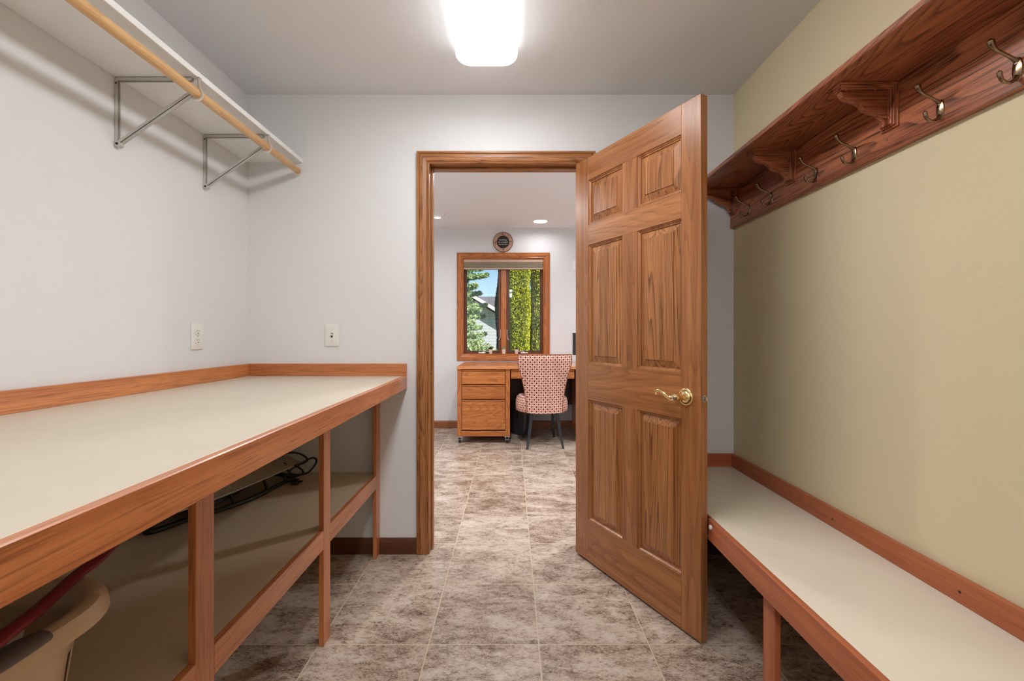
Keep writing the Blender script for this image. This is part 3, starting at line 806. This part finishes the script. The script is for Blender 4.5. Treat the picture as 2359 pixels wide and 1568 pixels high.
# small pots on the sill
def pot(x, kind, label):
    t = thing('potted_plant', (x, F+.026, WZ0+.014), label, 'potted plant', 'small plants on the office window sill')
    z = WZ0+.014; y = F+.026
    bm = BM(); lathe(bm, [(.019, z), (.026, z+.052), (.0265, z+.054), (.024, z+.054), (.022, z+.047), (.0001, z+.047)], 20, (x, y, 0), 'Z')
    obj('pot', bm, plain('white_pot', S(226, 208, 194), .5), t, True)
    bm = BM(); rnd = random.Random(kind)
    if kind == 2:
        lathe(bm, [(.018, z+.047), (.024, z+.058), (.022, z+.070), (.012, z+.079), (.0001, z+.081)], 14, (x, y, 0), 'Z')
        for i in range(30):
            a = rnd.uniform(0, 6.28); e = rnd.uniform(.1, 1.4); d = Vector((math.cos(a)*math.cos(e), math.sin(a)*math.cos(e), math.sin(e)))
            p = Vector((x, y, z+.06))+d*.018; tube(bm, [p, p+d*.008], [.0025, .0006], 5)
        mt = plain('cactus_green', S(126, 140, 84), .7)
    else:
        for i in range(22):
            a = i*2.4; e = rnd.uniform(.5, 1.35); ln = rnd.uniform(.035, .055) if kind == 1 else rnd.uniform(.02, .032)
            d = Vector((math.cos(a)*math.cos(e), math.sin(a)*math.cos(e), math.sin(e))); p = Vector((x, y, z+.048))
            tube(bm, [p, p+d*ln*.5, p+d*ln+Vector((0, 0, .003))], [.003, .0042 if kind == 1 else .006, .0008], 5)
        mt = plain('dark_succulent', S(44, 50, 38), .7)
    obj('leaves', bm, mt, t)
pot(-.255, 1, 'tiny white pot with spiky dark leaves, leftmost on the window sill')
pot(-.093, 2, 'tiny white pot with a round green cactus at the middle of the sill')
pot(.064, 3, 'tiny white pot with stubby dark succulent beside the office chair back')

# round sign above the window
sx, sz = -.101, 2.272
t = thing('round_sign', (sx, F, sz-.122), 'round wooden sign with black centre and white words above the window', 'sign')
bm = BM(); lathe(bm, [(.1215, F), (.1215, F-.014), (.117, F-.018), (.074, F-.018), (.070, F-.014)], 56, (sx, 0, sz), 'Y')
obj('wooden_rim', bm, wood('sign_wood', S(206, 170, 146), S(176, 136, 112), S(104, 70, 54), axis='X', rings=20, lineamt=.5, ringscale=6), t, True)
bm = BM()
tube(bm, [(sx+.119*math.sin(a), F-.016, sz+.119*math.cos(a)) for a in [2*PI*k/56 for k in range(56)]], .0035, 8, closed=True)
tube(bm, [(sx+.073*math.sin(a), F-.018, sz+.073*math.cos(a)) for a in [2*PI*k/56 for k in range(56)]], .0045, 8, closed=True)
obj('dark_bands', bm, plain('dark_band', S(74, 46, 36), .5), t, True)
bm = BM(); lathe(bm, [(.0715, F-.010), (.0715, F-.0145), (.0001, F-.0146)], 48, (sx, 0, sz), 'Y'); ct = obj('black_centre', bm, plain('chalk_black', S(26, 25, 27), .7), t)
for a in (-.05, 1.52, 3.09, 4.63):
    bm = BM(); cx, cz = sx+.097*math.sin(a), sz+.097*math.cos(a); P = []
    for k in range(10):
        r_ = .0115 if k % 2 == 0 else .005; q = 2*PI*k/10; P.append((cx+r_*math.sin(q), cz+r_*math.cos(q)))
    prism(bm, P, 'Y', F-.0195, F-.0175); obj('star', bm, plain('star_brown', S(52, 24, 18), .6), t)
for i, s in enumerate(('Plant Smiles', 'Grow Laughter', 'Harvest Love')):
    cu = bpy.data.curves.new('lettering', 'FONT'); cu.body = s; cu.size = .0195; cu.align_x = 'CENTER'; cu.extrude = .0004; cu.offset = .0003
    cu.materials.append(plain('chalk_white', S(214, 212, 212), .8))
    tmp = bpy.data.objects.new('lettering_curve', cu); COL.objects.link(tmp); bpy.context.view_layer.update()
    me = bpy.data.meshes.new_from_object(tmp.evaluated_get(bpy.context.evaluated_depsgraph_get())); bpy.data.objects.remove(tmp)
    o = bpy.data.objects.new('lettering', me); COL.objects.link(o); o.parent = ct
    o.location = Vector((sx, F-.0152, sz+.0205-.0265*i)) - Vector(ct['_wl']); o.rotation_euler = (PI/2, 0, 0)

# desk
DKF = 4.78; DT = .809
t = thing('desk', (-.57, DKF, 0), 'orange oak desk on casters with three drawers below the office window', 'desk')
ok = office_oak
bm = BM(); box(bm, -.573, 1.45, DKF-.015, F-.02, DT-.032, DT, .004, 2); obj('desk_top', bm, wood('desktop_oak', S(222, 150, 92), S(200, 122, 66), S(150, 84, 44), axis='X', rings=16, lineamt=.3, rough=.2, coat=.6), t)
zb, zt = .075, DT-.0325
bm = BM()
box(bm, -.568, -.522, DKF, DKF+.02, zb, zt, .002); obj('face_stile', bm, ok('Z'), t); bm = BM(); box(bm, -.062, -.014, DKF, DKF+.02, zb, zt, .002)
obj('face_stile', bm, ok('Z'), t)
bm = BM(); box(bm, -.522, -.062, DKF, DKF+.02, zb, zb+.055, .002); obj('face_rail', bm, ok('X'), t)
bm = BM(); box(bm, -.568, -.550, DKF+.02, F-.06, zb, zt); box(bm, -.032, -.014, DKF+.02, F-.06, zb, zt); box(bm, -.550, -.032, F-.08, F-.06, zb, zt); box(bm, -.55, -.032, DKF+.02, F-.08, zb, zb+.02)
obj('pedestal', bm, ok('Z'), t)
def drawer(x0, x1, z0, z1):
    bm = BM(); box(bm, x0, x1, DKF-.004, DKF+.016, z0, z1-.014, .003, 2)
    dd = obj('drawer', bm, ok('X'), t)
    bm = BM(); prism(bm, [(DKF+.016, z1-.014), (DKF-.004, z1-.014), (DKF-.012, z1-.008), (DKF-.012, z1-.003), (DKF-.006, z1), (DKF+.016, z1)], 'X', x0, x1); obj('finger_pull', bm, ok('X'), dd)
drawer(-.518, -.066, .622, .770); drawer(-.518, -.066, .466, .614); drawer(-.518, -.066, .142, .458)
drawer(-.004, .66, .680, .768)
bm = BM(); box(bm, -.550, -.032, DKF+.021, F-.081, .10, .76); obj('drawer_boxes', bm, plain('drawer_dark', S(70, 40, 24), .7), t)
bm = BM(); box(bm, -.0135, 1.40, F-.10, F-.08, .30, zt); obj('modesty_panel', bm, wood('dark_panel', S(96, 56, 36), S(70, 38, 24), S(40, 20, 12), axis='X', rings=14, lineamt=.4), t)
bm = BM(); box(bm, .70, 1.40, DKF+.02, F-.30, .075, zt); obj('pedestal', bm, ok('Z'), t)
for x in (-.545, -.045):
    for y in (DKF+.03, F-.12):
        bm = BM(); box(bm, x-.030, x+.032, y-.028, y+.03, zb-.008, zb-.0005, .001); box(bm, x-.018, x-.014, y-.012, y+.012, .026, zb-.008); box(bm, x+.014, x+.018, y-.012, y+.012, .026, zb-.008)
        c_ = obj('caster', bm, M_nickel, t)
        bm = BM(); lathe(bm, [(.018, x-.012), (.026, x-.009), (.027, x), (.026, x+.009), (.018, x+.012)], 22, (0, y, .0272), 'X'); obj('wheel', bm, M_black, c_, True)
for y in (DKF+.05, F-.35):
    bm = BM(); lathe(bm, [(.02, 0), (.022, .07), (.03, .0748)], 16, (1.30, y, 0), 'Z'); obj('foot', bm, M_black, t)
    bm = BM(); lathe(bm, [(.02, 0), (.022, .07), (.03, .0748)], 16, (.78, y, 0), 'Z'); obj('foot', bm, M_black, t)

# trash can in the kneehole
t = thing('trash_can', (.105, 5.30, 0), 'black ribbed trash can in the dark kneehole left of the chair', 'trash can')
bm = BM(); n = 48; lo = []
for r_, z in ((.105, .002), (.108, .01), (.135, .35), (.143, .352), (.145, .365), (.138, .365), (.132, .34), (.10, .012)):
    rib = .004 if .005 < z < .345 and r_ > .104 and r_ != .132 else 0
    lo.append([bm.verts.new((0.105+(r_+(rib if (k//2) % 2 else 0))*math.cos(2*PI*k/n), 5.30+(r_+(rib if (k//2) % 2 else 0))*math.sin(2*PI*k/n), z)) for k in range(n)])
for A, B in zip(lo, lo[1:]):
    for k in range(n): bm.faces.new((A[k], A[(k+1) % n], B[(k+1) % n], B[k]))
bm.faces.new(lo[0][::-1]); bm.faces.new(lo[-1])
obj('bin', bm, plain('bin_black', S(34, 34, 36), .5), t)

# monitor behind the door edge
t = thing('monitor', (.95, 5.12, DT), 'silver framed dark monitor on the desk, only its left edge showing', 'monitor')
bm = BM(); box(bm, .672, 1.23, 5.10, 5.125, .80+.10, 1.175, .006, 2); obj('casing', bm, plain('silver_plastic', S(206, 208, 212), .35), t)
bm = BM(); box(bm, .686, 1.216, 5.0985, 5.1005, .915, 1.161); obj('screen', bm, plain('screen_black', S(30, 27, 28), .25), t)
bm = BM(); box(bm, .92, .98, 5.12, 5.14, DT+.01, 1.0, .003); box(bm, .84, 1.06, 5.05, 5.2, DT, DT+.010, .003); obj('stand', bm, plain('silver_plastic', S(206, 208, 212), .35), t)

# chair
def chairfab():
    m, tt, b = newmat('chain_pattern_fabric'); tc = N(tt, 'ShaderNodeUVMap')
    sp_ = N(tt, 'ShaderNodeSeparateXYZ'); lk(tt, tc.outputs[0], sp_.inputs[0])
    PXX, PZZ = .0460, .0470
    def lat(ou, ov):
        fu = mth(tt, 'SUBTRACT', mth(tt, 'FRACT', mth(tt, 'ADD', mth(tt, 'DIVIDE', sp_.outputs[0], PXX), ou)), .5)
        fv = mth(tt, 'SUBTRACT', mth(tt, 'FRACT', mth(tt, 'ADD', mth(tt, 'DIVIDE', sp_.outputs[1], PZZ), ov)), .5)
        a = mth(tt, 'POWER', mth(tt, 'MULTIPLY', fu, PXX/.046), 2); c = mth(tt, 'POWER', mth(tt, 'MULTIPLY', fv, .78), 2)
        return mth(tt, 'SQRT', mth(tt, 'ADD', a, c))
    d = mth(tt, 'MINIMUM', lat(0, 0), lat(.5, .5))
    c = ramp(tt, d, [(0, S(104, 34, 22)), (.185, S(112, 38, 24)), (.205, S(240, 226, 214)), (.265, S(240, 226, 214)), (.285, S(188, 112, 84)), (1, S(188, 112, 84))])
    lk(tt, c, b.inputs['Base Color']); b.inputs['Roughness'].default_value = .9
    bump(tt, b, noise(tt, tc.outputs[0], 900, 2), .001, .5); return m
M_fab = chairfab()
chx, chy = .335, 4.60
t = thing('upholstered_chair', (chx, chy, 0), 'armless chair in red and cream chain pattern fabric with black legs at the desk', 'chair', rz=math.radians(4))
bm = BM(); uvl = bm.loops.layers.uv.new('UVMap'); NV, NU = 30, 24
wtab = [(0, .178), (.12, .182), (.28, .195), (.45, .212), (.6, .232), (.72, .255), (.82, .270), (.9, .274), (1, .268)]
def hwid(v):
    for (a, x), (b, y) in zip(wtab, wtab[1:]):
        if v <= b:
            k = (v-a)/(b-a); k = k*k*(3-2*k) if False else k
            return lerp(x, y, k)
    return wtab[-1][1]
ZB0, ZB1 = .355, .945
def backpt(u, v, side):
    w_ = hwid(v); x = u*w_; z = ZB0+(ZB1-ZB0)*v - (.012*(u*u) if v > .9 else 0)*((v-.9)/.1 if v > .9 else 0)
    z += .010*(abs(u)**3)*max(0, (v-.85)/.15)
    y = -.045-.085*max(0, v-.25)**1.3 + .085*u*u*(.4+.6*v)
    th = .030*(1-abs(u)**5*.75)*(1-max(0, (v-.9)/.1)**2*.5)
    return Vector((x, y+(th if side else -th), z))
G = []
for side in (0, 1):
    g = [[bm.verts.new(backpt(2*i/NU-1, j/NV, side)) for j in range(NV+1)] for i in range(NU+1)]; G.append(g)
    for i in range(NU):
        for j in range(NV):
            q = (g[i][j], g[i+1][j], g[i+1][j+1], g[i][j+1])
            f = bm.faces.new(q)
            for l_, (ii, jj) in zip(f.loops, ((i, j), (i+1, j), (i+1, j+1), (i, j+1))):
                vv = backpt(2*ii/NU-1, jj/NV, side); l_[uvl].uv = (vv.x*1.03, vv.z)
def bridge(path):
    for (a, b) in zip(path, path[1:]):
        f = bm.faces.new((G[0][a[0]][a[1]], G[0][b[0]][b[1]], G[1][b[0]][b[1]], G[1][a[0]][a[1]]))
        for l_ in f.loops: l_[uvl].uv = (l_.vert.co.x+l_.vert.co.y, l_.vert.co.z)
loop = [(i, 0) for i in range(NU+1)]+[(NU, j) for j in range(1, NV+1)]+[(i, NV) for i in range(NU-1, -1, -1)]+[(0, j) for j in range(NV-1, -1, -1)]
bridge(loop)
bk_ = obj('backrest', bm, M_fab, t, True, local=True)
bm = BM(); P = [backpt(1, j/NV, 0) for j in range(NV+1)]+[backpt(2*i/NU-1, 1, 0) for i in range(NU-1, -1, -1)]+[backpt(-1, j/NV, 0) for j in range(NV-1, -1, -1)]
tube(bm, [p+Vector((0, -.001, 0)) for p in P], .0045, 8)
for pp in list(range(0, NV-2, 2))+list(range(len(P)-NV+2, len(P), 2)):
    lathe(bm, [(.0001, P[pp].y-.009), (.003, P[pp].y-.007), (.004, P[pp].y-.004)], 8, (P[pp].x*.975, 0, P[pp].z-.008), 'Y')
obj('nailhead_trim', bm, plain('trim_bronze', S(150, 96, 70), .45, metal=.3), bk_, True, local=True)
bm = BM(); uvl = bm.loops.layers.uv.new('UVMap'); n = 56; rings_ = []
sp2 = [(.90, .345), (.965, .352), (.99, .375), (1.0, .41), (.985, .455), (.95, .485), (.86, .505), (.6, .518), (.3, .522)]
def seatpt(s, z, a):
    c, si = math.cos(a), math.sin(a); e = .75
    x = .272*s*math.copysign(abs(c)**e, c); y = .24+.27*s*math.copysign(abs(si)**e, si)
    return Vector((x, y, z))
for s, z in sp2: rings_.append([bm.verts.new(seatpt(s, z, 2*PI*k/n)) for k in range(n)])
acc = 0
for q, (A, B) in enumerate(zip(rings_, rings_[1:])):
    dl = math.dist(sp2[q], sp2[q+1])*(1 if q < 5 else .27)
    for k in range(n):
        f = bm.faces.new((A[k], A[(k+1) % n], B[(k+1) % n], B[k]))
        for l_, (kk, vv) in zip(f.loops, ((k, acc), (k+1, acc), (k+1, acc+dl), (k, acc+dl))): l_[uvl].uv = (kk/n*1.656, sp2[q][1] if vv == acc else sp2[q+1][1])
bm.faces.new(rings_[0][::-1]); bm.faces.new(rings_[-1])
se = obj('seat', bm, M_fab, t, True, local=True)
bm = BM(); tube(bm, [seatpt(.985, .358, 2*PI*k/n)+Vector((0, 0, 0)) for k in range(n)], .0055, 8, closed=True); obj('seat_piping', bm, plain('trim_bronze', S(150, 96, 70), .45, metal=.3), se, True, local=True)
for (x, y, dx, dy) in ((-.130, .03, -.052, -.085), (.130, .03, .052, -.085), (-.15, .43, -.02, .03), (.15, .43, .02, .03)):
    bm = BM()
    P = [(x, y, .352), (x+dx*.25, y+dy*.2, .24), (x+dx*.6, y+dy*.55, .11), (x+dx, y+dy, 0.0)]
    rs = [.024, .021, .017, .013]; lp = []
    for p, r_ in zip(P, rs): lp.append([bm.verts.new((p[0]+a*r_, p[1]+b*r_, p[2])) for a, b in ((-.8, -.8), (.8, -.8), (.8, .8), (-.8, .8))])
    for A, B in zip(lp, lp[1:]):
        for k in range(4): bm.faces.new((A[k], A[(k+1) % 4], B[(k+1) % 4], B[k]))
    bm.faces.new(lp[0]); bm.faces.new(lp[-1][::-1])
    obj('leg', bm, plain('black_lacquer', S(26, 25, 26), .3), t, local=True)

# recessed ceiling lights of the office
def can(x, y, label, eyeball=False, r=.085, watts=K_CAN):
    t = thing('recessed_light', (x, y, ZC2), label, 'ceiling light', 'recessed lights in the office ceiling')
    z = ZC2
    bm = BM(); lathe(bm, [(r+.014, z), (r+.012, z-.004), (r, z-.005), (r-.006, z-.002), (r-.006, z-.0005)], 36, (x, y, 0), 'Z'); obj('trim_ring', bm, M_white, t, True)
    if eyeball:
        bm = BM(); lathe(bm, [(r-.012, z-.001), (r-.016, z-.02), (r-.03, z-.034), (.036, z-.040)], 30, (x, y, 0), 'Z'); obj('eyeball', bm, M_white, t, True)
        bm = BM(); lathe(bm, [(.0355, z-.0402), (.0001, z-.043)], 24, (x, y, 0), 'Z'); obj('bulb', bm, emis('spot_bulb', (1, .97, .93), 6), t)
    else:
        bm = BM(); lathe(bm, [(r-.007, z-.0025), (.0001, z-.0028)], 30, (x, y, 0), 'Z'); obj('lens', bm, bpy.data.materials.get('can_lens') or emis('can_lens', (1, .98, .95), 3), t)
    ld = bpy.data.lights.new('lamp', 'AREA'); ld.shape = 'DISK'; ld.size = r*1.6; ld.energy = watts; ld.color = (.97, .985, 1); ld.spread = math.radians(165)
    lo_ = bpy.data.objects.new('lamp', ld); COL.objects.link(lo_); lo_.parent = t; lo_.location = (0, 0, -.05 if eyeball else -.012)
can(.335, 5.25, 'glowing round recessed light in the office ceiling right above the window')
can(-.80, 4.93, 'eyeball spot light in the office ceiling at the left edge of the doorway', True)
for x, y in ((-1.6, 3.5), (-.1, 3.4), (1.5, 3.5), (2.6, 4.6)):
    can(x, y, 'added round recessed fill light in the office ceiling, out of sight through the doorway', watts=K_FILL_CAN)  # unseen cans added to brighten the office

# ================================================================== OUTDOORS
bm = BM(); box(bm, -60, 60, F+.5, 90, -.6, -.45)
tag(obj('lawn', bm, plain('lawn_green', S(120, 140, 70), .95, bumpscale=60, bd=.05)), None, None, kind='structure')
def leafmat(name, a, b_, c_):
    m, tt, b = newmat(name); tc = N(tt, 'ShaderNodeTexCoord')
    n = noise(tt, tc.outputs['Object'], 14, 3); c = ramp(tt, n, [(.35, a), (.5, b_), (.68, c_)])
    lk(tt, c, b.inputs['Base Color']); b.inputs['Roughness'].default_value = .75; b.inputs['Specular IOR Level'].default_value = .2; return m
def tri_mesh(name, verts, faces, mat, parent):
    me = bpy.data.meshes.new(name); me.from_pydata(verts, [], faces); me.materials.append(mat)
    o = bpy.data.objects.new(name, me); COL.objects.link(o); o.parent = parent; o['_wl'] = parent['_wl'][:]; return o
def arbor(x, y, h, r, label, mat, seed, n=34000):
    rnd = random.Random(seed)
    t = thing('arborvitae', (x, y, -.45), label, 'tree', 'arborvitae trees outside the office window')
    V = []; Fc = []
    lump = [(rnd.uniform(0, 6.28), rnd.uniform(0, h), rnd.uniform(.10, .28), rnd.uniform(.18, .42)) for _ in range(46)]
    def rad(a, z):
        k = z/h; base = r*(min(1, k*5+.6))*(1-max(0, k-.35)/.65*.8)
        for la, lz, am, wd in lump:
            da = math.atan2(math.sin(a-la), math.cos(a-la)); q = (da*r*1.4/wd)**2+((z-lz)/(wd*1.6))**2
            base += r*am*math.exp(-q)
        return base
    for i in range(n):
        z = h*rnd.random()**1.1; a = rnd.uniform(0, 2*PI); R_ = rad(a, z)*(1-.22*rnd.random()**2)
        p = Vector((math.cos(a)*R_, math.sin(a)*R_, z))
        d = Vector((math.cos(a+rnd.uniform(-1, 1)), math.sin(a+rnd.uniform(-1, 1)), rnd.uniform(.2, 1.6))).normalized()
        sd_ = d.cross(Vector((rnd.uniform(-1, 1), rnd.uniform(-1, 1), rnd.uniform(-.3, .3)))).normalized()
        L_ = rnd.uniform(.025, .050); W_ = L_*.42
        b0 = len(V); V += [tuple(p), tuple(p+d*L_*.5+sd_*W_), tuple(p+d*L_), tuple(p+d*L_*.5-sd_*W_)]; Fc.append((b0, b0+1, b0+2, b0+3))
    tri_mesh('foliage', V, Fc, mat, t)
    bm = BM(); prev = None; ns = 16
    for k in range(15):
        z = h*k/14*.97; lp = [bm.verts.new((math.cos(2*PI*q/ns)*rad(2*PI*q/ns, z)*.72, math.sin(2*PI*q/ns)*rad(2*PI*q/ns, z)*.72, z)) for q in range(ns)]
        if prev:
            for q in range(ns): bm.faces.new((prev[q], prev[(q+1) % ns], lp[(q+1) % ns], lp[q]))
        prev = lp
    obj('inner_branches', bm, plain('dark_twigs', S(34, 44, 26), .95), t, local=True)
mA = leafmat('arborvitae_leaf', S(120, 130, 34), S(186, 190, 54), S(226, 222, 100))
mB = leafmat('arborvitae_leaf_shaded', S(40, 66, 48), S(62, 92, 60), S(96, 124, 70))  # shaded copy of the leaf: shade put into the darker greens
arbor(.20, 11.6, 5.4, .19, 'bright yellow-green arborvitae in the middle of the right window pane', mA, 11)
arbor(.83, 12.2, 5.4, .24, 'yellow-green arborvitae at the right edge of the right window pane', mA, 12)
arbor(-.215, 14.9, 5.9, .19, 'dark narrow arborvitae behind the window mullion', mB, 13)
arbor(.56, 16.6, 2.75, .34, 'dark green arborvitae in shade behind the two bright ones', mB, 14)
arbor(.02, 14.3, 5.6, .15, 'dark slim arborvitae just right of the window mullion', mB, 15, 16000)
# spruce
def spruce(x, y, h, r, label, mat, seed):
    rnd = random.Random(seed); t = thing('spruce', (x, y, -.45), label, 'tree')
    V = []; Fc = []
    bmt = BM(); tube(bmt, [(0, 0, 0), (0, 0, h)], [.13, .02], 10)
    nb = 300
    for i in range(nb):
        z = .3+(h-.5)*i/nb; a = i*2.39996+rnd.uniform(-.3, .3); ln = r*(1-z/h)**.75*rnd.uniform(.65, 1.1)
        pts = []; 
        for k in range(9):
            f = k/8; pts.append(Vector((math.cos(a)*ln*f, math.sin(a)*ln*f, z+ln*(.16*f-.30*f*f+.16*f**4))))
        tube(bmt, pts, [.018*(1-f/9)+.003 for f in range(9)], 5)
        for k in range(int(330*ln)+60):
            f = rnd.random()**.6; q = f*8; j = min(int(q), 7); p = pts[j].lerp(pts[j+1], q-j)
            side = rnd.uniform(-1, 1)*.30*ln*(1.12-f)
            p = p+Vector((-math.sin(a)*side, math.cos(a)*side, -abs(side)*.35+rnd.uniform(-.04, .05)))
            for _ in range(5):
                d = (Vector((math.cos(a), math.sin(a), 0))*rnd.uniform(.2, 1)+Vector((rnd.uniform(-1, 1), rnd.uniform(-1, 1), rnd.uniform(-.5, .9)))).normalized()
                s_ = d.cross(Vector((rnd.uniform(-1, 1), rnd.uniform(-1, 1), rnd.uniform(-1, 1)))).normalized(); L_ = rnd.uniform(.05, .10)
                b0 = len(V); V += [tuple(p-s_*.015), tuple(p+s_*.015), tuple(p+d*L_)]; Fc.append((b0, b0+1, b0+2))
    tri_mesh('needles', V, Fc, mat, t); obj('trunk', bmt, plain('bark', S(86, 68, 54), .95), t, local=True)
mS = leafmat('spruce_needle', S(96, 130, 84), S(166, 192, 136), S(222, 232, 192))
spruce(-2.15, 12.3, 7.5, 2.1, 'big pale green spruce filling the left window pane', mS, 21)
# low shrub at the foot
def shrub(x, y, r, h, label, mat, seed, n=7000):
    rnd = random.Random(seed); t = thing('shrub', (x, y, -.45), label, 'shrub'); V = []; Fc = []
    bmt = BM()
    for i in range(14):
        a = rnd.uniform(0, 6.28); e = rnd.uniform(.3, .9); tube(bmt, [(0, 0, 0), (math.cos(a)*r*e*.5, math.sin(a)*r*e*.5, h*.5), (math.cos(a)*r*e, math.sin(a)*r*e, h*.85)], [.02, .012, .004], 5)
    for i in range(n):
        a = rnd.uniform(0, 6.28); e = math.asin(rnd.uniform(-.2, 1)); R_ = rnd.uniform(.55, 1.0)
        p = Vector((math.cos(a)*math.cos(e)*r*R_, math.sin(a)*math.cos(e)*r*R_, h*.45+math.sin(e)*h*.55*R_))
        d = Vector((rnd.uniform(-1, 1), rnd.uniform(-1, 1), rnd.uniform(-.2, 1))).normalized(); s_ = d.cross(Vector((rnd.uniform(-1, 1), rnd.uniform(-1, 1), 1))).normalized(); L_ = rnd.uniform(.05, .09)
        b0 = len(V); V += [tuple(p), tuple(p+d*L_*.5+s_*L_*.3), tuple(p+d*L_), tuple(p+d*L_*.5-s_*L_*.3)]; Fc.append((b0, b0+1, b0+2, b0+3))
    tri_mesh('foliage', V, Fc, mat, t); obj('stems', bmt, plain('bark', S(86, 68, 54), .95), t, local=True)
shrub(-.72, 9.6, .55, 1.45, 'pale green shrub low in the left window pane below the siding', leafmat('shrub_leaf', S(110, 130, 76), S(160, 178, 116), S(214, 222, 180)), 31)
shrub(.66, 9.9, .34, 1.30, 'dry pale grassy shrub low in the right window corner', leafmat('dry_leaf', S(90, 96, 80), S(140, 140, 120), S(206, 200, 180)), 32, 3500)
# neighbour house
t = thing('neighbour_house', (-3, 27, -.45), 'neighbouring house with grey shingle roof and white siding seen through the window', 'house')
def siding():
    m, tt, b = newmat('white_siding'); tc = N(tt, 'ShaderNodeTexCoord'); s_ = N(tt, 'ShaderNodeSeparateXYZ'); lk(tt, tc.outputs['Object'], s_.inputs[0])
    f = mth(tt, 'FRACT', mth(tt, 'DIVIDE', s_.outputs[2], .17)); c = ramp(tt, f, [(0, S(120, 124, 136)), (.14, S(176, 178, 188)), (1, S(188, 190, 198))])
    lk(tt, c, b.inputs['Base Color']); b.inputs['Roughness'].default_value = .7; bump(tt, b, f, .02, .5); return m
bm = BM(); box(bm, -9, 1.0, 27, 33, -.45, 2.45); obj('walls', bm, siding(), t)
roofm = plain('grey_shingle', S(112, 110, 118), .9, bumpscale=30, bd=.03)
bm = BM(); prism(bm, [(26.5, 2.28), (30, 3.52), (33.5, 2.28), (33.5, 2.4), (30, 3.64), (26.5, 2.4)], 'X', -9.4, 1.4); obj('roof', bm, roofm, t)
bm = BM(); prism(bm, [(-4.15, 2.10), (-2.25, 3.24), (-.35, 2.10), (-.35, 2.22), (-2.25, 3.36), (-4.15, 2.22)], 'Y', 24.0, 28.5); obj('gable_roof', bm, roofm, t)
bm = BM(); prism(bm, [(-4.2, 2.03), (-2.25, 3.20), (-.3, 2.03), (-.3, 2.22), (-2.25, 3.39), (-4.2, 2.22)], 'Y', 23.93, 23.99); obj('fascia', bm, M_white, t)
bm = BM(); prism(bm, [(-3.9, -.45), (-.6, -.45), (-.6, 2.10), (-2.25, 3.1), (-3.9, 2.10)], 'Y', 24.6, 26.99); obj('gable_wall', bm, siding(), t)

for o in bpy.data.objects:
    if '_wl' in o.keys(): del o['_wl']
